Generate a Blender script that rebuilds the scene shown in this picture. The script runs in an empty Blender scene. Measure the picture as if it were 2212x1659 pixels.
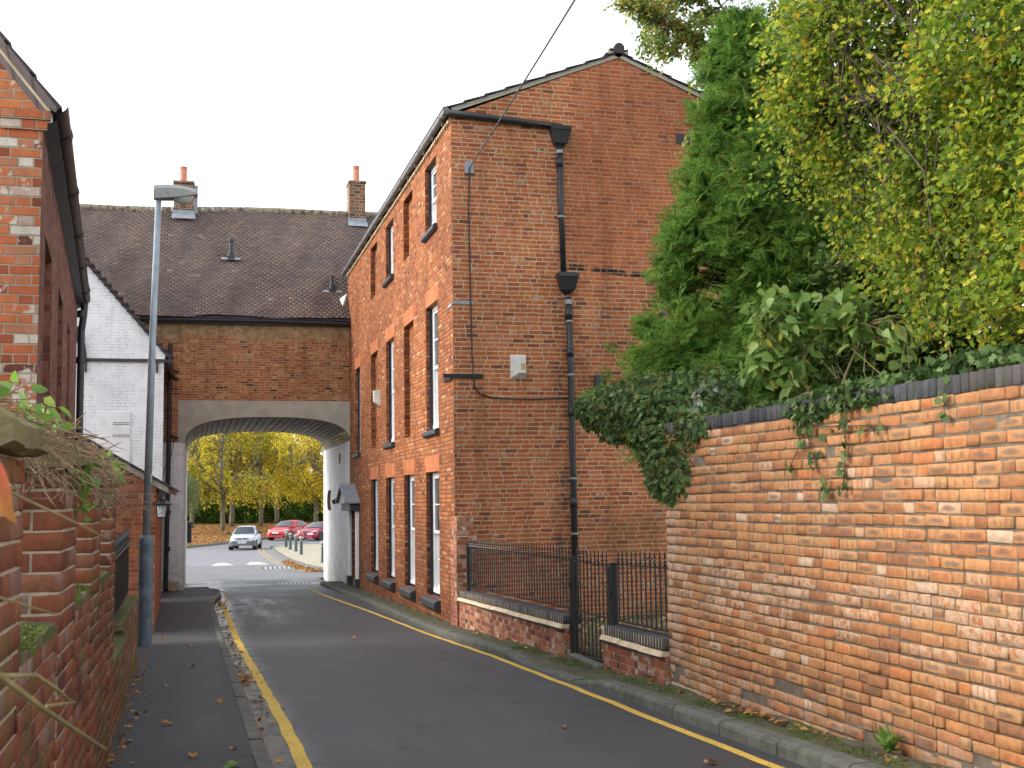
import bpy, math, random
import numpy as np
from mathutils import Vector, Matrix
random.seed(7)
RNG = np.random.default_rng(11)
scene = bpy.context.scene
COL = scene.collection
rad = math.radians

# ------------------------------------------------------------------ camera
YAW, PIT, ROLL = rad(14.90), rad(5.49), 0.0151
cam_d = bpy.data.cameras.new("camera")
cam = bpy.data.objects.new("camera", cam_d)
COL.objects.link(cam)
F = Vector((math.sin(YAW) * math.cos(PIT), math.cos(YAW) * math.cos(PIT), math.sin(PIT)))
Rt = Vector((math.cos(YAW), -math.sin(YAW), 0))
U = Rt.cross(F)
XA = Rt * math.cos(ROLL) - U * math.sin(ROLL)
YA = Rt * math.sin(ROLL) + U * math.cos(ROLL)
m = Matrix.Identity(4)
for i in range(3):
    m[i][0], m[i][1], m[i][2] = XA[i], YA[i], -F[i]
cam.matrix_world = m
cam_d.sensor_width = 36.0
cam_d.lens = 36.0 * 2551.0 / 2212.0
cam_d.clip_start, cam_d.clip_end = 0.05, 2000
cam_d.dof.use_dof = True
cam_d.dof.focus_distance = 20
cam_d.dof.aperture_fstop = 12
scene.camera = cam

# ------------------------------------------------------------------ light
SUN_EL, SUN_AZ = rad(30), rad(-74)      # azimuth from +Y towards +X
world = bpy.data.worlds.new("World")
scene.world = world
world.use_nodes = True
wt = world.node_tree
wt.nodes.clear()
sky = wt.nodes.new("ShaderNodeTexSky")
sky.sky_type = 'NISHITA'
sky.sun_disc = False
sky.sun_elevation = SUN_EL
sky.sun_rotation = SUN_AZ
sky.air_density, sky.dust_density, sky.ozone_density = 1.0, 1.5, 1.0
hs = wt.nodes.new("ShaderNodeHueSaturation")
hs.inputs["Saturation"].default_value = 0.28
hs.inputs['Value'].default_value = 1.0
bg = wt.nodes.new("ShaderNodeBackground")
bg.inputs['Strength'].default_value = 0.15
wo = wt.nodes.new("ShaderNodeOutputWorld")
wt.links.new(sky.outputs[0], hs.inputs['Color'])
wt.links.new(hs.outputs[0], bg.inputs['Color'])
wt.links.new(bg.outputs[0], wo.inputs['Surface'])
sd = bpy.data.lights.new("sun", 'SUN')
sd.energy = 0.55
sd.angle = rad(25)
sd.color = (1.0, 0.93, 0.82)
sun = bpy.data.objects.new("sun", sd)
COL.objects.link(sun)
to_sun = Vector((math.sin(SUN_AZ) * math.cos(SUN_EL), math.cos(SUN_AZ) * math.cos(SUN_EL), math.sin(SUN_EL)))
sun.rotation_euler = to_sun.to_track_quat('Z', 'Y').to_euler()
scene.view_settings.view_transform = 'Standard'
scene.view_settings.look = 'None'
scene.view_settings.gamma = 1
scene.view_settings.exposure = 1.98
scene.render.engine = 'CYCLES'
scene.cycles.use_denoising = True
scene.cycles.use_adaptive_sampling = False
scene.cycles.max_bounces = 8
scene.cycles.transparent_max_bounces = 8

# ------------------------------------------------------------------ ground profile (pavement level)
GY = [-40, -10, 0, 6.4, 10.3, 19.7, 34, 45, 60, 75, 92, 400]
GZ = [-0.6, -1.1, -1.40, -1.60, -1.73, -2.11, -2.40, -2.62, -2.75, -2.79, -2.86, -2.9]
def g(y):
    return float(np.interp(y, GY, GZ))

# ------------------------------------------------------------------ node helpers
class NT:
    def __init__(s, name):
        s.m = bpy.data.materials.new(name)
        s.m.use_nodes = True
        s.t = s.m.node_tree
        s.t.nodes.clear()
        s.out = s.t.nodes.new("ShaderNodeOutputMaterial")
    def n(s, typ, ins=None, **props):
        nd = s.t.nodes.new("ShaderNode" + typ)
        for k, v in props.items():
            setattr(nd, k, v)
        for k, v in (ins or {}).items():
            s.put(nd.inputs[k], v)
        return nd
    def put(s, sock, v):
        if hasattr(v, 'is_linked') or isinstance(v, bpy.types.NodeSocket):
            s.t.links.new(v, sock)
        else:
            if sock.type == 'RGBA' and len(v) == 3:
                v = (*v, 1)
            sock.default_value = v
    def math(s, op, a, b=0.0, c=0.0, clamp=False):
        nd = s.n("Math", {0: a, 1: b, 2: c}, operation=op, use_clamp=clamp)
        return nd.outputs[0]
    def vmath(s, op, a, b=(0, 0, 0)):
        nd = s.n("VectorMath", {0: a, 1: b}, operation=op)
        return nd.outputs['Value'] if op in ('DOT_PRODUCT', 'LENGTH', 'DISTANCE') else nd.outputs[0]
    def mix(s, f, a, b, mode='MIX'):
        nd = s.n("Mix", {0: f, 6: a, 7: b}, data_type='RGBA', blend_type=mode)
        return nd.outputs[2]
    def noise(s, scale, vec=None, detail=3, rough=0.55, dim='3D'):
        ins = {'Scale': scale, 'Detail': detail, 'Roughness': rough}
        if vec is not None:
            ins['Vector'] = vec
        return s.n("TexNoise", ins, noise_dimensions=dim).outputs['Fac']
    def ramp(s, fac, stops, interp='LINEAR'):
        nd = s.n("ValToRGB", {'Fac': fac})
        cr = nd.color_ramp
        cr.interpolation = interp
        while len(cr.elements) < len(stops):
            cr.elements.new(0.5)
        for e, (p, c) in zip(cr.elements, stops):
            e.position = p
            e.color = (*c, 1) if len(c) == 3 else c
        return nd.outputs[0]
    def rng(s, v, a, b, c=0.0, d=1.0):
        return s.n("MapRange", {0: v, 1: a, 2: b, 3: c, 4: d}, interpolation_type='SMOOTHSTEP').outputs[0]
    def pos(s):
        return s.n("NewGeometry").outputs['Position']
    def sep(s, v):
        return s.n("SeparateXYZ", {0: v}).outputs
    def comb(s, x, y, z):
        return s.n("CombineXYZ", {0: x, 1: y, 2: z}).outputs[0]
    def done(s, color, rough=0.8, bump=None, bstr=0.5, bdist=0.01, spec=0.3, metal=0.0, trans=None, coat=0.0):
        ins = {'Base Color': color, 'Roughness': rough, 'Specular IOR Level': spec, 'Metallic': metal, 'Coat Weight': coat}
        if bump is not None:
            b = s.n("Bump", {'Height': bump, 'Strength': bstr, 'Distance': bdist})
            ins['Normal'] = b.outputs[0]
        p = s.n("BsdfPrincipled", ins)
        sh = p.outputs[0]
        if trans is not None:
            tr = s.n("BsdfTranslucent", {'Color': trans[0]})
            mx = s.n("MixShader", {0: trans[1], 1: sh, 2: tr.outputs[0]})
            sh = mx.outputs[0]
        s.t.links.new(sh, s.out.inputs['Surface'])
        return s.m

def plain(name, col, rough=0.6, var=0.15, scale=8.0, metal=0.0, spec=0.4, bump=0.15, bscale=60.0, coat=0.0):
    t = NT(name)
    v = t.rng(t.noise(scale, t.pos(), 4), 0.3, 0.7, 1 - var, 1 + var)
    c = t.n("Hue", None) if False else None
    colr = t.vmath('SCALE', t.comb(*col)) if False else None
    mul = t.n("VectorMath", {0: (col[0], col[1], col[2])}, operation='SCALE')
    t.put(mul.inputs['Scale'], v)
    bm = t.noise(bscale, t.pos(), 3)
    return t.done(mul.outputs[0], rough, bm, bump, 0.004, spec, metal, coat=coat)

def wall_uv(t):
    """metres along the wall and up it, from the surface direction"""
    ge = t.n("NewGeometry")
    nx, ny, nz = t.sep(ge.outputs['True Normal'])
    x, y, z = t.sep(ge.outputs['Position'])
    u = t.math('SUBTRACT', t.math('MULTIPLY', y, nx), t.math('MULTIPLY', x, ny))
    return u, z, ge.outputs['Position'], (x, y, z)

def brick_mat(name, stops, mortar, ch=0.076, L=0.225, H=0.1125, nstr=1, joint=0.011, bstr=0.9, wob=0.008,
              soot=None, paint=None, pale=None, vertical=False, extra=None, contrast=0.22, vs=1.0):
    t = NT(name)
    u, v, P, (px, py, pz) = wall_uv(t)
    w1 = t.math('MULTIPLY', t.math('SUBTRACT', t.noise(2.6, P, 2), 0.5), wob * 3)
    w2 = t.math('MULTIPLY', t.math('SUBTRACT', t.noise(16, P, 2), 0.5), wob)
    v = t.math('ADD', v, t.math('ADD', w1, w2))
    u = t.math('ADD', u, w2)
    if vertical:
        u, v = v, u
    vr = t.math('DIVIDE', v, ch)
    row = t.math('FLOOR', vr)
    fv = t.math('FRACT', vr)
    per = H + nstr * L
    wn = t.n("TexWhiteNoise", {'W': row}, noise_dimensions='1D').outputs['Value']
    sh = t.math('ADD', t.math('MULTIPLY', t.math('FLOORED_MODULO', row, 2.0), per * 0.5), t.math('MULTIPLY', wn, 0.05 if nstr == 1 else per))
    us = t.math('DIVIDE', t.math('ADD', u, sh), per)
    pi_ = t.math('FLOOR', us)
    ft = t.math('MULTIPLY', t.math('FRACT', us), per)
    ish = t.math('LESS_THAN', ft, H)
    rest = t.math('DIVIDE', t.math('SUBTRACT', ft, H), L)
    k = t.math('ADD', t.math('FLOOR', rest), 1.0)
    k = t.math('MULTIPLY', k, t.math('SUBTRACT', 1.0, ish))
    dh = t.math('MINIMUM', ft, t.math('SUBTRACT', H, ft))
    fs = t.math('FRACT', rest)
    ds = t.math('MULTIPLY', t.math('MINIMUM', fs, t.math('SUBTRACT', 1.0, fs)), L)
    du = t.math('ADD', t.math('MULTIPLY', dh, ish), t.math('MULTIPLY', ds, t.math('SUBTRACT', 1.0, ish)))
    dv = t.math('MULTIPLY', t.math('MINIMUM', fv, t.math('SUBTRACT', 1.0, fv)), ch)
    d = t.math('ADD', t.math('MINIMUM', du, t.math('MULTIPLY', dv, vs)), t.math('MULTIPLY', t.math('SUBTRACT', t.noise(45, P, 3), 0.5), 0.008))
    mask = t.rng(d, joint * 0.5 - 0.003, joint * 0.5 + 0.003)
    idv = t.comb(t.math('ADD', t.math('MULTIPLY', pi_, 7.0), k), row, 3.3)
    wnn = t.n("TexWhiteNoise", {'Vector': idv}, noise_dimensions='3D')
    r1 = wnn.outputs['Value']
    r2 = t.sep(wnn.outputs['Color'])[1]
    col = t.ramp(r1, stops)
    fine = t.noise(70, P, 4, 0.7)
    med = t.noise(9, P, 4, 0.6)
    vv = t.math('ADD', t.math('MULTIPLY', fine, 0.5), t.math('MULTIPLY', med, 0.5))
    vs = t.rng(vv, 0.3, 0.7, 1 - contrast, 1 + contrast)
    sc = t.n("VectorMath", {0: col}, operation='SCALE')
    t.put(sc.inputs['Scale'], vs)
    col = sc.outputs[0]
    if pale:      # spalled or limey faces
        pm = t.math('MULTIPLY', t.rng(t.noise(pale[2], P, 4), 0.5, 0.62), t.math('GREATER_THAN', r2, pale[1]))
        col = t.mix(pm, col, pale[0])
    mcol = t.ramp(t.noise(14, P, 3), [(0.3, tuple(c * 0.72 for c in mortar)), (0.7, mortar)])
    col = t.mix(mask, mcol, col)
    if soot:
        for (c, amt, sc_, lo, hi) in soot:
            sm = t.rng(t.noise(sc_, P, 5, 0.6), lo, hi)
            col = t.mix(t.math('MULTIPLY', sm, amt), col, c)
    if extra:
        col = extra(t, col, P, px, py, pz, mask)
    streak = t.rng(t.noise(2.4, t.vmath('MULTIPLY', P, (1.6, 1.6, .16)), 5, .6), .48, .74)
    patch = t.rng(t.noise(.55, P, 4, .6), .35, .7, .86, 1.10)
    sk = t.n('VectorMath', {0: col}, operation='SCALE')
    t.put(sk.inputs['Scale'], t.math('MULTIPLY', patch, t.math('SUBTRACT', 1.0, t.math('MULTIPLY', streak, .26))))
    col = sk.outputs[0]
    hgt = t.math('ADD', mask, t.math('MULTIPLY', fine, 0.35))
    if paint:
        pc = t.ramp(t.noise(1.6, P, 5, 0.65), [(0.25, tuple(c * 0.82 for c in paint)), (0.6, paint)])
        flake = t.rng(t.noise(7, P, 6, 0.75), 0.64, 0.69)
        dirt = t.rng(t.noise(3, t.vmath('MULTIPLY', P, (6, 6, 0.7)), 4), 0.55, 0.85)
        pc = t.mix(t.math('MULTIPLY', dirt, 0.18), pc, (0.25, 0.24, 0.22))
        base_ = t.math('MULTIPLY', t.rng(pz, -1.3, -2.5), t.rng(t.noise(2.5, P, 5, .7), .36, .6))
        pc = t.mix(t.math('MULTIPLY', base_, .6), pc, (.24, .235, .18))
        run_ = t.rng(t.noise(2.0, t.vmath('MULTIPLY', P, (2.5, 2.5, .18)), 5, .65), .52, .72)
        pc = t.mix(t.math('MULTIPLY', run_, .20), pc, (.30, .30, .27))
        keep = t.mix(flake, pc, (0.30, 0.27, 0.25))
        joints = t.mix(t.math('MULTIPLY', t.math('SUBTRACT', 1.0, mask), t.rng(t.noise(5, P, 3), 0.42, 0.6)), keep, (0.30, 0.29, 0.29))
        return t.done(joints, 0.75, hgt, 0.45, 0.008, 0.2)
    return t.done(col, 0.9, hgt, bstr, 0.008, 0.15)

# ------------------------------------------------------------------ mesh helpers
def wloc(o):
    v = Vector((0, 0, 0))
    while o is not None:
        v += Vector(o.location)
        o = o.parent
    return v

class MB:
    def __init__(s):
        s.v, s.f = [], []
    def add(s, vs, fs):
        b = len(s.v)
        s.v += [tuple(map(float, q)) for q in vs]
        s.f += [tuple(b + i for i in f) for f in fs]
        return s
    def quad(s, a, b, c, d):
        return s.add([a, b, c, d], [(0, 1, 2, 3)])
    def box(s, x0, x1, y0, y1, z0, z1):
        vs = [(x, y, z) for x in (x0, x1) for y in (y0, y1) for z in (z0, z1)]
        return s.add(vs, [(0, 1, 3, 2), (4, 6, 7, 5), (0, 4, 5, 1), (2, 3, 7, 6), (0, 2, 6, 4), (1, 5, 7, 3)])
    def cbox(s, x0, x1, y0, y1, z0, z1, c=0.006):
        """box with chamfered edges"""
        P = []
        idx = {}
        for sx, (xa, xb) in ((0, (x0, x1)), (1, (x1, x0))):
            for sy, (ya, yb) in ((0, (y0, y1)), (1, (y1, y0))):
                for sz, (za, zb) in ((0, (z0, z1)), (1, (z1, z0))):
                    dx, dy, dz = (c if sx == 0 else -c), (c if sy == 0 else -c), (c if sz == 0 else -c)
                    for ax, q in ((0, (xa, ya + dy, za + dz)), (1, (xa + dx, ya, za + dz)), (2, (xa + dx, ya + dy, za))):
                        idx[(sx, sy, sz, ax)] = len(P)
                        P.append(q)
        fs = []
        I = lambda a, b, cc, ax: idx[(a, b, cc, ax)]
        for k in (0, 1):
            fs.append((I(k, 0, 0, 0), I(k, 1, 0, 0), I(k, 1, 1, 0), I(k, 0, 1, 0)))
            fs.append((I(0, k, 0, 1), I(1, k, 0, 1), I(1, k, 1, 1), I(0, k, 1, 1)))
            fs.append((I(0, 0, k, 2), I(1, 0, k, 2), I(1, 1, k, 2), I(0, 1, k, 2)))
        for a in (0, 1):
            for b in (0, 1):
                fs.append((I(a, b, 0, 0), I(a, b, 1, 0), I(a, b, 1, 1), I(a, b, 0, 1)))
                fs.append((I(a, 0, b, 0), I(a, 1, b, 0), I(a, 1, b, 2), I(a, 0, b, 2)))
                fs.append((I(0, a, b, 1), I(1, a, b, 1), I(1, a, b, 2), I(0, a, b, 2)))
                for d in (0, 1):
                    pass
        for a in (0, 1):
            for b in (0, 1):
                for d in (0, 1):
                    fs.append((I(a, b, d, 0), I(a, b, d, 1), I(a, b, d, 2)))
        return s.add(P, fs)
    def prism(s, poly, axis, a, b):
        """poly: 2-D outline; extruded along axis from a to b"""
        def mk(p, w):
            return {'x': (w, p[0], p[1]), 'y': (p[0], w, p[1]), 'z': (p[0], p[1], w)}[axis]
        n = len(poly)
        vs = [mk(p, a) for p in poly] + [mk(p, b) for p in poly]
        fs = [tuple(range(n)), tuple(range(2 * n - 1, n - 1, -1))] + [(i, (i + 1) % n, n + (i + 1) % n, n + i) for i in range(n)]
        return s.add(vs, fs)
    def tube(s, pts, r, n=8, cap=True):
        pts = [Vector(p) for p in pts]
        rs = r if isinstance(r, (list, tuple)) else [r] * len(pts)
        vs, fs = [], []
        up = None
        for i, p in enumerate(pts):
            d = (pts[min(i + 1, len(pts) - 1)] - pts[max(i - 1, 0)])
            if d.length < 1e-9:
                d = Vector((0, 0, 1))
            d.normalize()
            if up is None:
                up = Vector((0, 0, 1)) if abs(d.z) < 0.9 else Vector((1, 0, 0))
            a = d.cross(up)
            if a.length < 1e-6:
                a = d.cross(Vector((1, 0.3, 0)))
            a.normalize()
            up = a.cross(d)
            for k in range(n):
                t = 2 * math.pi * k / n
                vs.append(p + a * (math.cos(t) * rs[i]) + up * (math.sin(t) * rs[i]))
        for i in range(len(pts) - 1):
            for k in range(n):
                fs.append((i * n + k, i * n + (k + 1) % n, (i + 1) * n + (k + 1) % n, (i + 1) * n + k))
        if cap:
            fs.append(tuple(range(n - 1, -1, -1)))
            fs.append(tuple((len(pts) - 1) * n + k for k in range(n)))
        return s.add(vs, fs)
    def lathe(s, prof, n=16, c=(0, 0, 0)):
        vs, fs = [], []
        for (r, z) in prof:
            for k in range(n):
                t = 2 * math.pi * k / n
                vs.append((c[0] + r * math.cos(t), c[1] + r * math.sin(t), c[2] + z))
        for i in range(len(prof) - 1):
            for k in range(n):
                fs.append((i * n + k, i * n + (k + 1) % n, (i + 1) * n + (k + 1) % n, (i + 1) * n + k))
        fs.append(tuple(range(n - 1, -1, -1)))
        fs.append(tuple((len(prof) - 1) * n + k for k in range(n)))
        return s.add(vs, fs)
    def grid(s, P, close_u=False):
        """P[i][j] points"""
        ni, nj = len(P), len(P[0])
        vs = [q for r in P for q in r]
        fs = []
        for i in range(ni - (0 if close_u else 1)):
            for j in range(nj - 1):
                a, b = i * nj + j, ((i + 1) % ni) * nj + j
                fs.append((a, a + 1, b + 1, b))
        return s.add(vs, fs)
    def build(s, name, mat, parent=None, local=False, smooth=False, sub=0, recalc=True):
        me = bpy.data.meshes.new(name)
        off = Vector((0, 0, 0)) if (local or parent is None) else wloc(parent)
        me.from_pydata([(q[0] - off.x, q[1] - off.y, q[2] - off.z) for q in s.v], [], s.f)
        if recalc:
            import bmesh
            bm = bmesh.new()
            bm.from_mesh(me)
            bmesh.ops.recalc_face_normals(bm, faces=bm.faces)
            bm.to_mesh(me)
            bm.free()
        if smooth:
            me.polygons.foreach_set('use_smooth', [True] * len(me.polygons))
        me.materials.append(mat)
        o = bpy.data.objects.new(name, me)
        COL.objects.link(o)
        if parent is not None:
            o.parent = parent
        if sub:
            md = o.modifiers.new("sub", 'SUBSURF')
            md.levels = md.render_levels = sub
        return o

def empty(name, loc=(0, 0, 0), rz=0.0):
    o = bpy.data.objects.new(name, None)
    o.empty_display_size = 0.2
    o.location = loc
    o.rotation_euler = (0, 0, rz)
    COL.objects.link(o)
    return o

def tag(o, label, cat, group=None):
    o['label'] = label
    o['category'] = cat
    if group:
        o['group'] = group
    return o

def setting(o):
    o['kind'] = 'structure'
    return o

def copy_tree(o, parent=None):
    c = o.copy()
    COL.objects.link(c)
    if parent is not None:
        c.parent = parent
    for ch in list(o.children):
        copy_tree(ch, c)
    return c

def np_mesh(name, V, tris=None, quads=None, mat=None, parent=None, smooth=False, uv=None):
    me = bpy.data.meshes.new(name)
    V = np.asarray(V, np.float32)
    if parent is not None:
        V = V - np.array(wloc(parent), np.float32)
    me.vertices.add(len(V))
    me.vertices.foreach_set('co', V.ravel())
    li, st, tot = [], [], []
    n = 0
    for A, k in ((tris, 3), (quads, 4)):
        if A is not None and len(A):
            A = np.asarray(A, np.int32)
            li.append(A.ravel())
            st.append(n + np.arange(len(A), dtype=np.int32) * k)
            n += A.size
    li = np.concatenate(li)
    st = np.concatenate(st)
    me.loops.add(len(li))
    me.loops.foreach_set('vertex_index', li)
    me.polygons.add(len(st))
    me.polygons.foreach_set('loop_start', st)
    if smooth:
        me.polygons.foreach_set('use_smooth', np.ones(len(st), bool))
    if uv is not None:
        l = me.uv_layers.new(name="UVMap")
        l.data.foreach_set('uv', np.asarray(uv, np.float32)[li].ravel())
    me.update(calc_edges=True)
    me.validate()
    me.materials.append(mat)
    o = bpy.data.objects.new(name, me)
    COL.objects.link(o)
    if parent is not None:
        o.parent = parent
    return o

def unit(a):
    return a / np.maximum(np.linalg.norm(a, axis=-1, keepdims=True), 1e-9)

def stamp(name, tv, tt, tq, pos, ax, nr, size, mat, parent=None, wid=None, smooth=False):
    """copies a template (x along, y across, z normal) to many places as one mesh (leaves of a crown)"""
    pos, ax, nr = np.asarray(pos), unit(np.asarray(ax)), np.asarray(nr)
    sd = unit(np.cross(nr, ax))
    nr = np.cross(ax, sd)
    size = np.asarray(size)[:, None, None]
    wid = size if wid is None else np.asarray(wid)[:, None, None]
    tv = np.asarray(tv, float)
    V = pos[:, None, :] + size * tv[None, :, 0:1] * ax[:, None, :] + wid * tv[None, :, 1:2] * sd[:, None, :] + size * tv[None, :, 2:3] * nr[:, None, :]
    N, k = len(pos), len(tv)
    base = (np.arange(N) * k)[:, None, None]
    T = (base + np.asarray(tt)[None]).reshape(-1, 3) if tt is not None and len(tt) else None
    Q = (base + np.asarray(tq)[None]).reshape(-1, 4) if tq is not None and len(tq) else None
    return np_mesh(name, V.reshape(-1, 3), T, Q, mat, parent, smooth)

LEAF_KITE = ([(0, 0, 0), (.45, .32, .10), (1, 0, -.05), (.45, -.32, .10)], [(0, 1, 2), (0, 2, 3)], None)
LEAF_OVAL = ([(0, 0, 0), (.28, .33, .08), (.66, .25, .03), (1, 0, -.12), (.66, -.25, .03), (.28, -.33, .08)], None, [(0, 1, 2, 3), (0, 3, 4, 5)])
LEAF_HEART = ([(0, 0, 0), (-.06, .2, .04), (.2, .40, .09), (.55, .30, .05), (.8, .12, -.04), (1.05, 0, -.14), (.8, -.12, -.04), (.55, -.30, .05), (.2, -.40, .09), (-.06, -.2, .04), (.45, 0, .0)],
              [(10, 4, 5), (10, 5, 6)], [(0, 1, 2, 10), (10, 2, 3, 4), (10, 6, 7, 8), (0, 10, 8, 9)])
LEAF_LOBE = ([(0, 0, 0), (.1, .42, .06), (.42, .25, .02), (.62, .50, .0), (.72, .2, .0), (1.05, 0, -.08), (.72, -.2, .0), (.62, -.5, .0), (.42, -.25, .02), (.1, -.42, .06), (.4, 0, .04)],
             [(0, 1, 2), (0, 2, 10), (10, 2, 4), (2, 3, 4), (10, 4, 5), (10, 5, 6), (10, 6, 8), (6, 7, 8), (0, 10, 8), (0, 8, 9)], None)

def rdir(n, up=0.0, flat=1.0):
    v = RNG.normal(size=(n, 3))
    v[:, 2] = v[:, 2] * flat + up
    return unit(v)

def in_ell(n, c, r, shell=0.0):
    d = rdir(n)
    rr = RNG.random(n) ** (1 / 3.0)
    if shell:
        rr = shell + (1 - shell) * RNG.random(n)
    return np.array(c) + d * rr[:, None] * np.array(r)

def curve_pts(a, b, n=6, sag=0.0, jit=0.0):
    a, b = Vector(a), Vector(b)
    out = []
    for i in range(n):
        t = i / (n - 1)
        p = a.lerp(b, t)
        p.z += sag * 4 * t * (1 - t)
        if 0 < i < n - 1 and jit:
            p += Vector((random.gauss(0, jit), random.gauss(0, jit), random.gauss(0, jit)))
        out.append(p)
    return out

# ------------------------------------------------------------------ materials
M = {}
RED = [(0.0, (.17, .058, .036)), (.06, (.27, .080, .042)), (.20, (.36, .098, .040)), (.55, (.42, .122, .046)), (.85, (.46, .150, .056)), (1.0, (.42, .145, .070))]
ORANGE = [(0.0, (.13, .038, .016)), (.12, (.23, .064, .022)), (.45, (.31, .092, .026)), (.75, (.36, .115, .032)), (.94, (.40, .15, .048)), (1.0, (.48, .29, .16))]
def gable_extra(t, col, P, x, y, z, mask):
    # smoother rebuilt brickwork high on the right, black band of sooty courses, dark streak beside the pipe
    smooth_ = t.math('MULTIPLY', t.rng(x, 6.25, 6.5), t.rng(t.math('ADD', z, t.noise(.8, P, 3)), 3.9, 4.6))
    col = t.mix(t.math('MULTIPLY', smooth_, .42), col, (.36, .105, .045))
    a = t.math('MULTIPLY', t.math('GREATER_THAN', x, 6.32), t.math('LESS_THAN', t.math('ABSOLUTE', t.math('SUBTRACT', z, t.math('SUBTRACT', 4.60, t.math('MULTIPLY', x, 0.085)))), 0.05))
    a = t.math('MULTIPLY', a, t.rng(t.noise(4, P, 3), .35, .5))
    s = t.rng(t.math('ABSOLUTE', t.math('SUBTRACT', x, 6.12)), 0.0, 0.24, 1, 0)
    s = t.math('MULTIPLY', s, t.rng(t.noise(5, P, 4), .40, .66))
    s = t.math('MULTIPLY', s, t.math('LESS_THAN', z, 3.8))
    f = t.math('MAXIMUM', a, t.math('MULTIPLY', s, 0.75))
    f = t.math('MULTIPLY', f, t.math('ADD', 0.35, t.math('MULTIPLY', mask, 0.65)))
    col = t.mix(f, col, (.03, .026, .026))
    green = t.math('MULTIPLY', t.rng(z, 0.9, -1.8), t.math('MULTIPLY', t.rng(x, 6.2, 7.6), t.rng(t.noise(1.5, P, 4), .35, .6)))
    col = t.mix(t.math('MULTIPLY', green, .55), col, (.10, .085, .035))
    return col
M['gable'] = brick_mat("old_red_brick", RED, (.58, .43, .26), ch=.0765, nstr=3, joint=.015, vs=.8, soot=[((.06, .04, .034), .35, .9, .58, .75)], pale=((.42, .33, .25), .93, 20), extra=gable_extra)
def facade_extra(t, col, P, x, y, z, mask):
    low = t.math('MULTIPLY', t.rng(z, -0.4, -2.1), t.rng(t.noise(2.2, P, 4), .35, .6))
    return t.mix(t.math('MULTIPLY', low, .45), col, (.12, .045, .025))
M['facade'] = brick_mat("orange_red_brick", ORANGE, (.17, .10, .065), ch=.0765, nstr=1, joint=.013, contrast=.24, vs=.62, soot=[((.16, .06, .035), .5, .7, .5, .72)], pale=((.44, .25, .14), .86, 30), extra=facade_extra, bstr=1.0)  # mortar set dark: shadow in the joints is put into its colour
M['lintel'] = brick_mat("rubbed_brick", [(0, (.36, .11, .045)), (1, (.50, .18, .075))], (.34, .18, .11), ch=.07, L=.30, H=.15, nstr=1, vertical=True, joint=.006)
def arch_extra(t, col, P, x, y, z, mask):
    buff = t.math('MULTIPLY', t.rng(t.math('ADD', z, t.math('MULTIPLY', t.noise(2, P, 4), .9)), 4.95, 5.15), t.rng(t.noise(5, P, 4), .25, .4))
    col = t.mix(t.math('MULTIPLY', buff, .92), col, t.ramp(t.noise(6, P, 4), [(.35, (.22, .15, .075)), (.6, (.42, .30, .16))]))
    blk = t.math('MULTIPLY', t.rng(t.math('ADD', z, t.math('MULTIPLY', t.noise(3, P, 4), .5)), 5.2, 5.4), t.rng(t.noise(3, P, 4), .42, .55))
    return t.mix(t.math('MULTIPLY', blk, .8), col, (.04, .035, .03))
M['archbrick'] = brick_mat("rough_red_brick", [(0, (.07, .038, .032)), (.03, (.10, .045, .035)), (.06, (.27, .078, .034)), (.5, (.35, .115, .044)), (.85, (.41, .16, .06)), (1, (.48, .25, .12))], (.48, .36, .22), ch=.072, nstr=1, wob=.02, joint=.015,
                           soot=[((.45, .30, .16), .35, 1.2, .52, .7)], extra=arch_extra, contrast=.32)
M['leftbrick'] = brick_mat("mixed_red_brick", [(0, (.12, .045, .03)), (.14, (.22, .065, .035)), (.3, (.40, .11, .048)), (.6, (.47, .15, .06)), (.8, (.38, .17, .10)), (.88, (.50, .42, .34)), (1, (.56, .50, .42))], (.42, .34, .25), ch=.0765, nstr=1, pale=((.55, .48, .40), .8, 12))
M['leftside'] = brick_mat("plum_side_brick", [(0, (.13, .055, .04)), (.5, (.21, .075, .05)), (1, (.27, .12, .085))], (.30, .22, .17), ch=.0765, nstr=1, joint=.008, soot=[((.30, .24, .21), .5, 3.0, .55, .7)])  # darker, more even palette than the gable wall's brick
M['slot'] = brick_mat("slot_brick", [(0, (.12, .04, .03)), (1, (.22, .065, .04))], (.32, .27, .2), ch=.0765, nstr=0 + 1)
M['shed'] = brick_mat("shed_brick", [(0, (.17, .05, .03)), (.3, (.30, .082, .04)), (.7, (.37, .105, .047)), (1, (.44, .15, .06))], (.36, .28, .2), ch=.0765, nstr=3)
M['lowbrick'] = brick_mat("low_wall_brick", [(0, (.13, .05, .035)), (.3, (.27, .075, .04)), (.7, (.36, .11, .05)), (1, (.48, .26, .16))], (.36, .30, .22), ch=.0765, nstr=1, wob=.014, pale=((.50, .38, .28), .6, 10), soot=[((.09, .06, .04), .5, 1.6, .55, .7)])
M['stackbrick'] = brick_mat("chimney_brick", [(0, (.10, .055, .035)), (.5, (.18, .10, .055)), (1, (.27, .12, .06))], (.42, .36, .27), ch=.105, L=.25, H=.12, nstr=1, joint=.016)
M['white'] = brick_mat("whitewashed_brick", [(0, (.7, .7, .7)), (1, (.8, .8, .8))], (.5, .5, .5), ch=.0765, nstr=1, paint=(.74, .74, .75), wob=.012, joint=.008)

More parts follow.
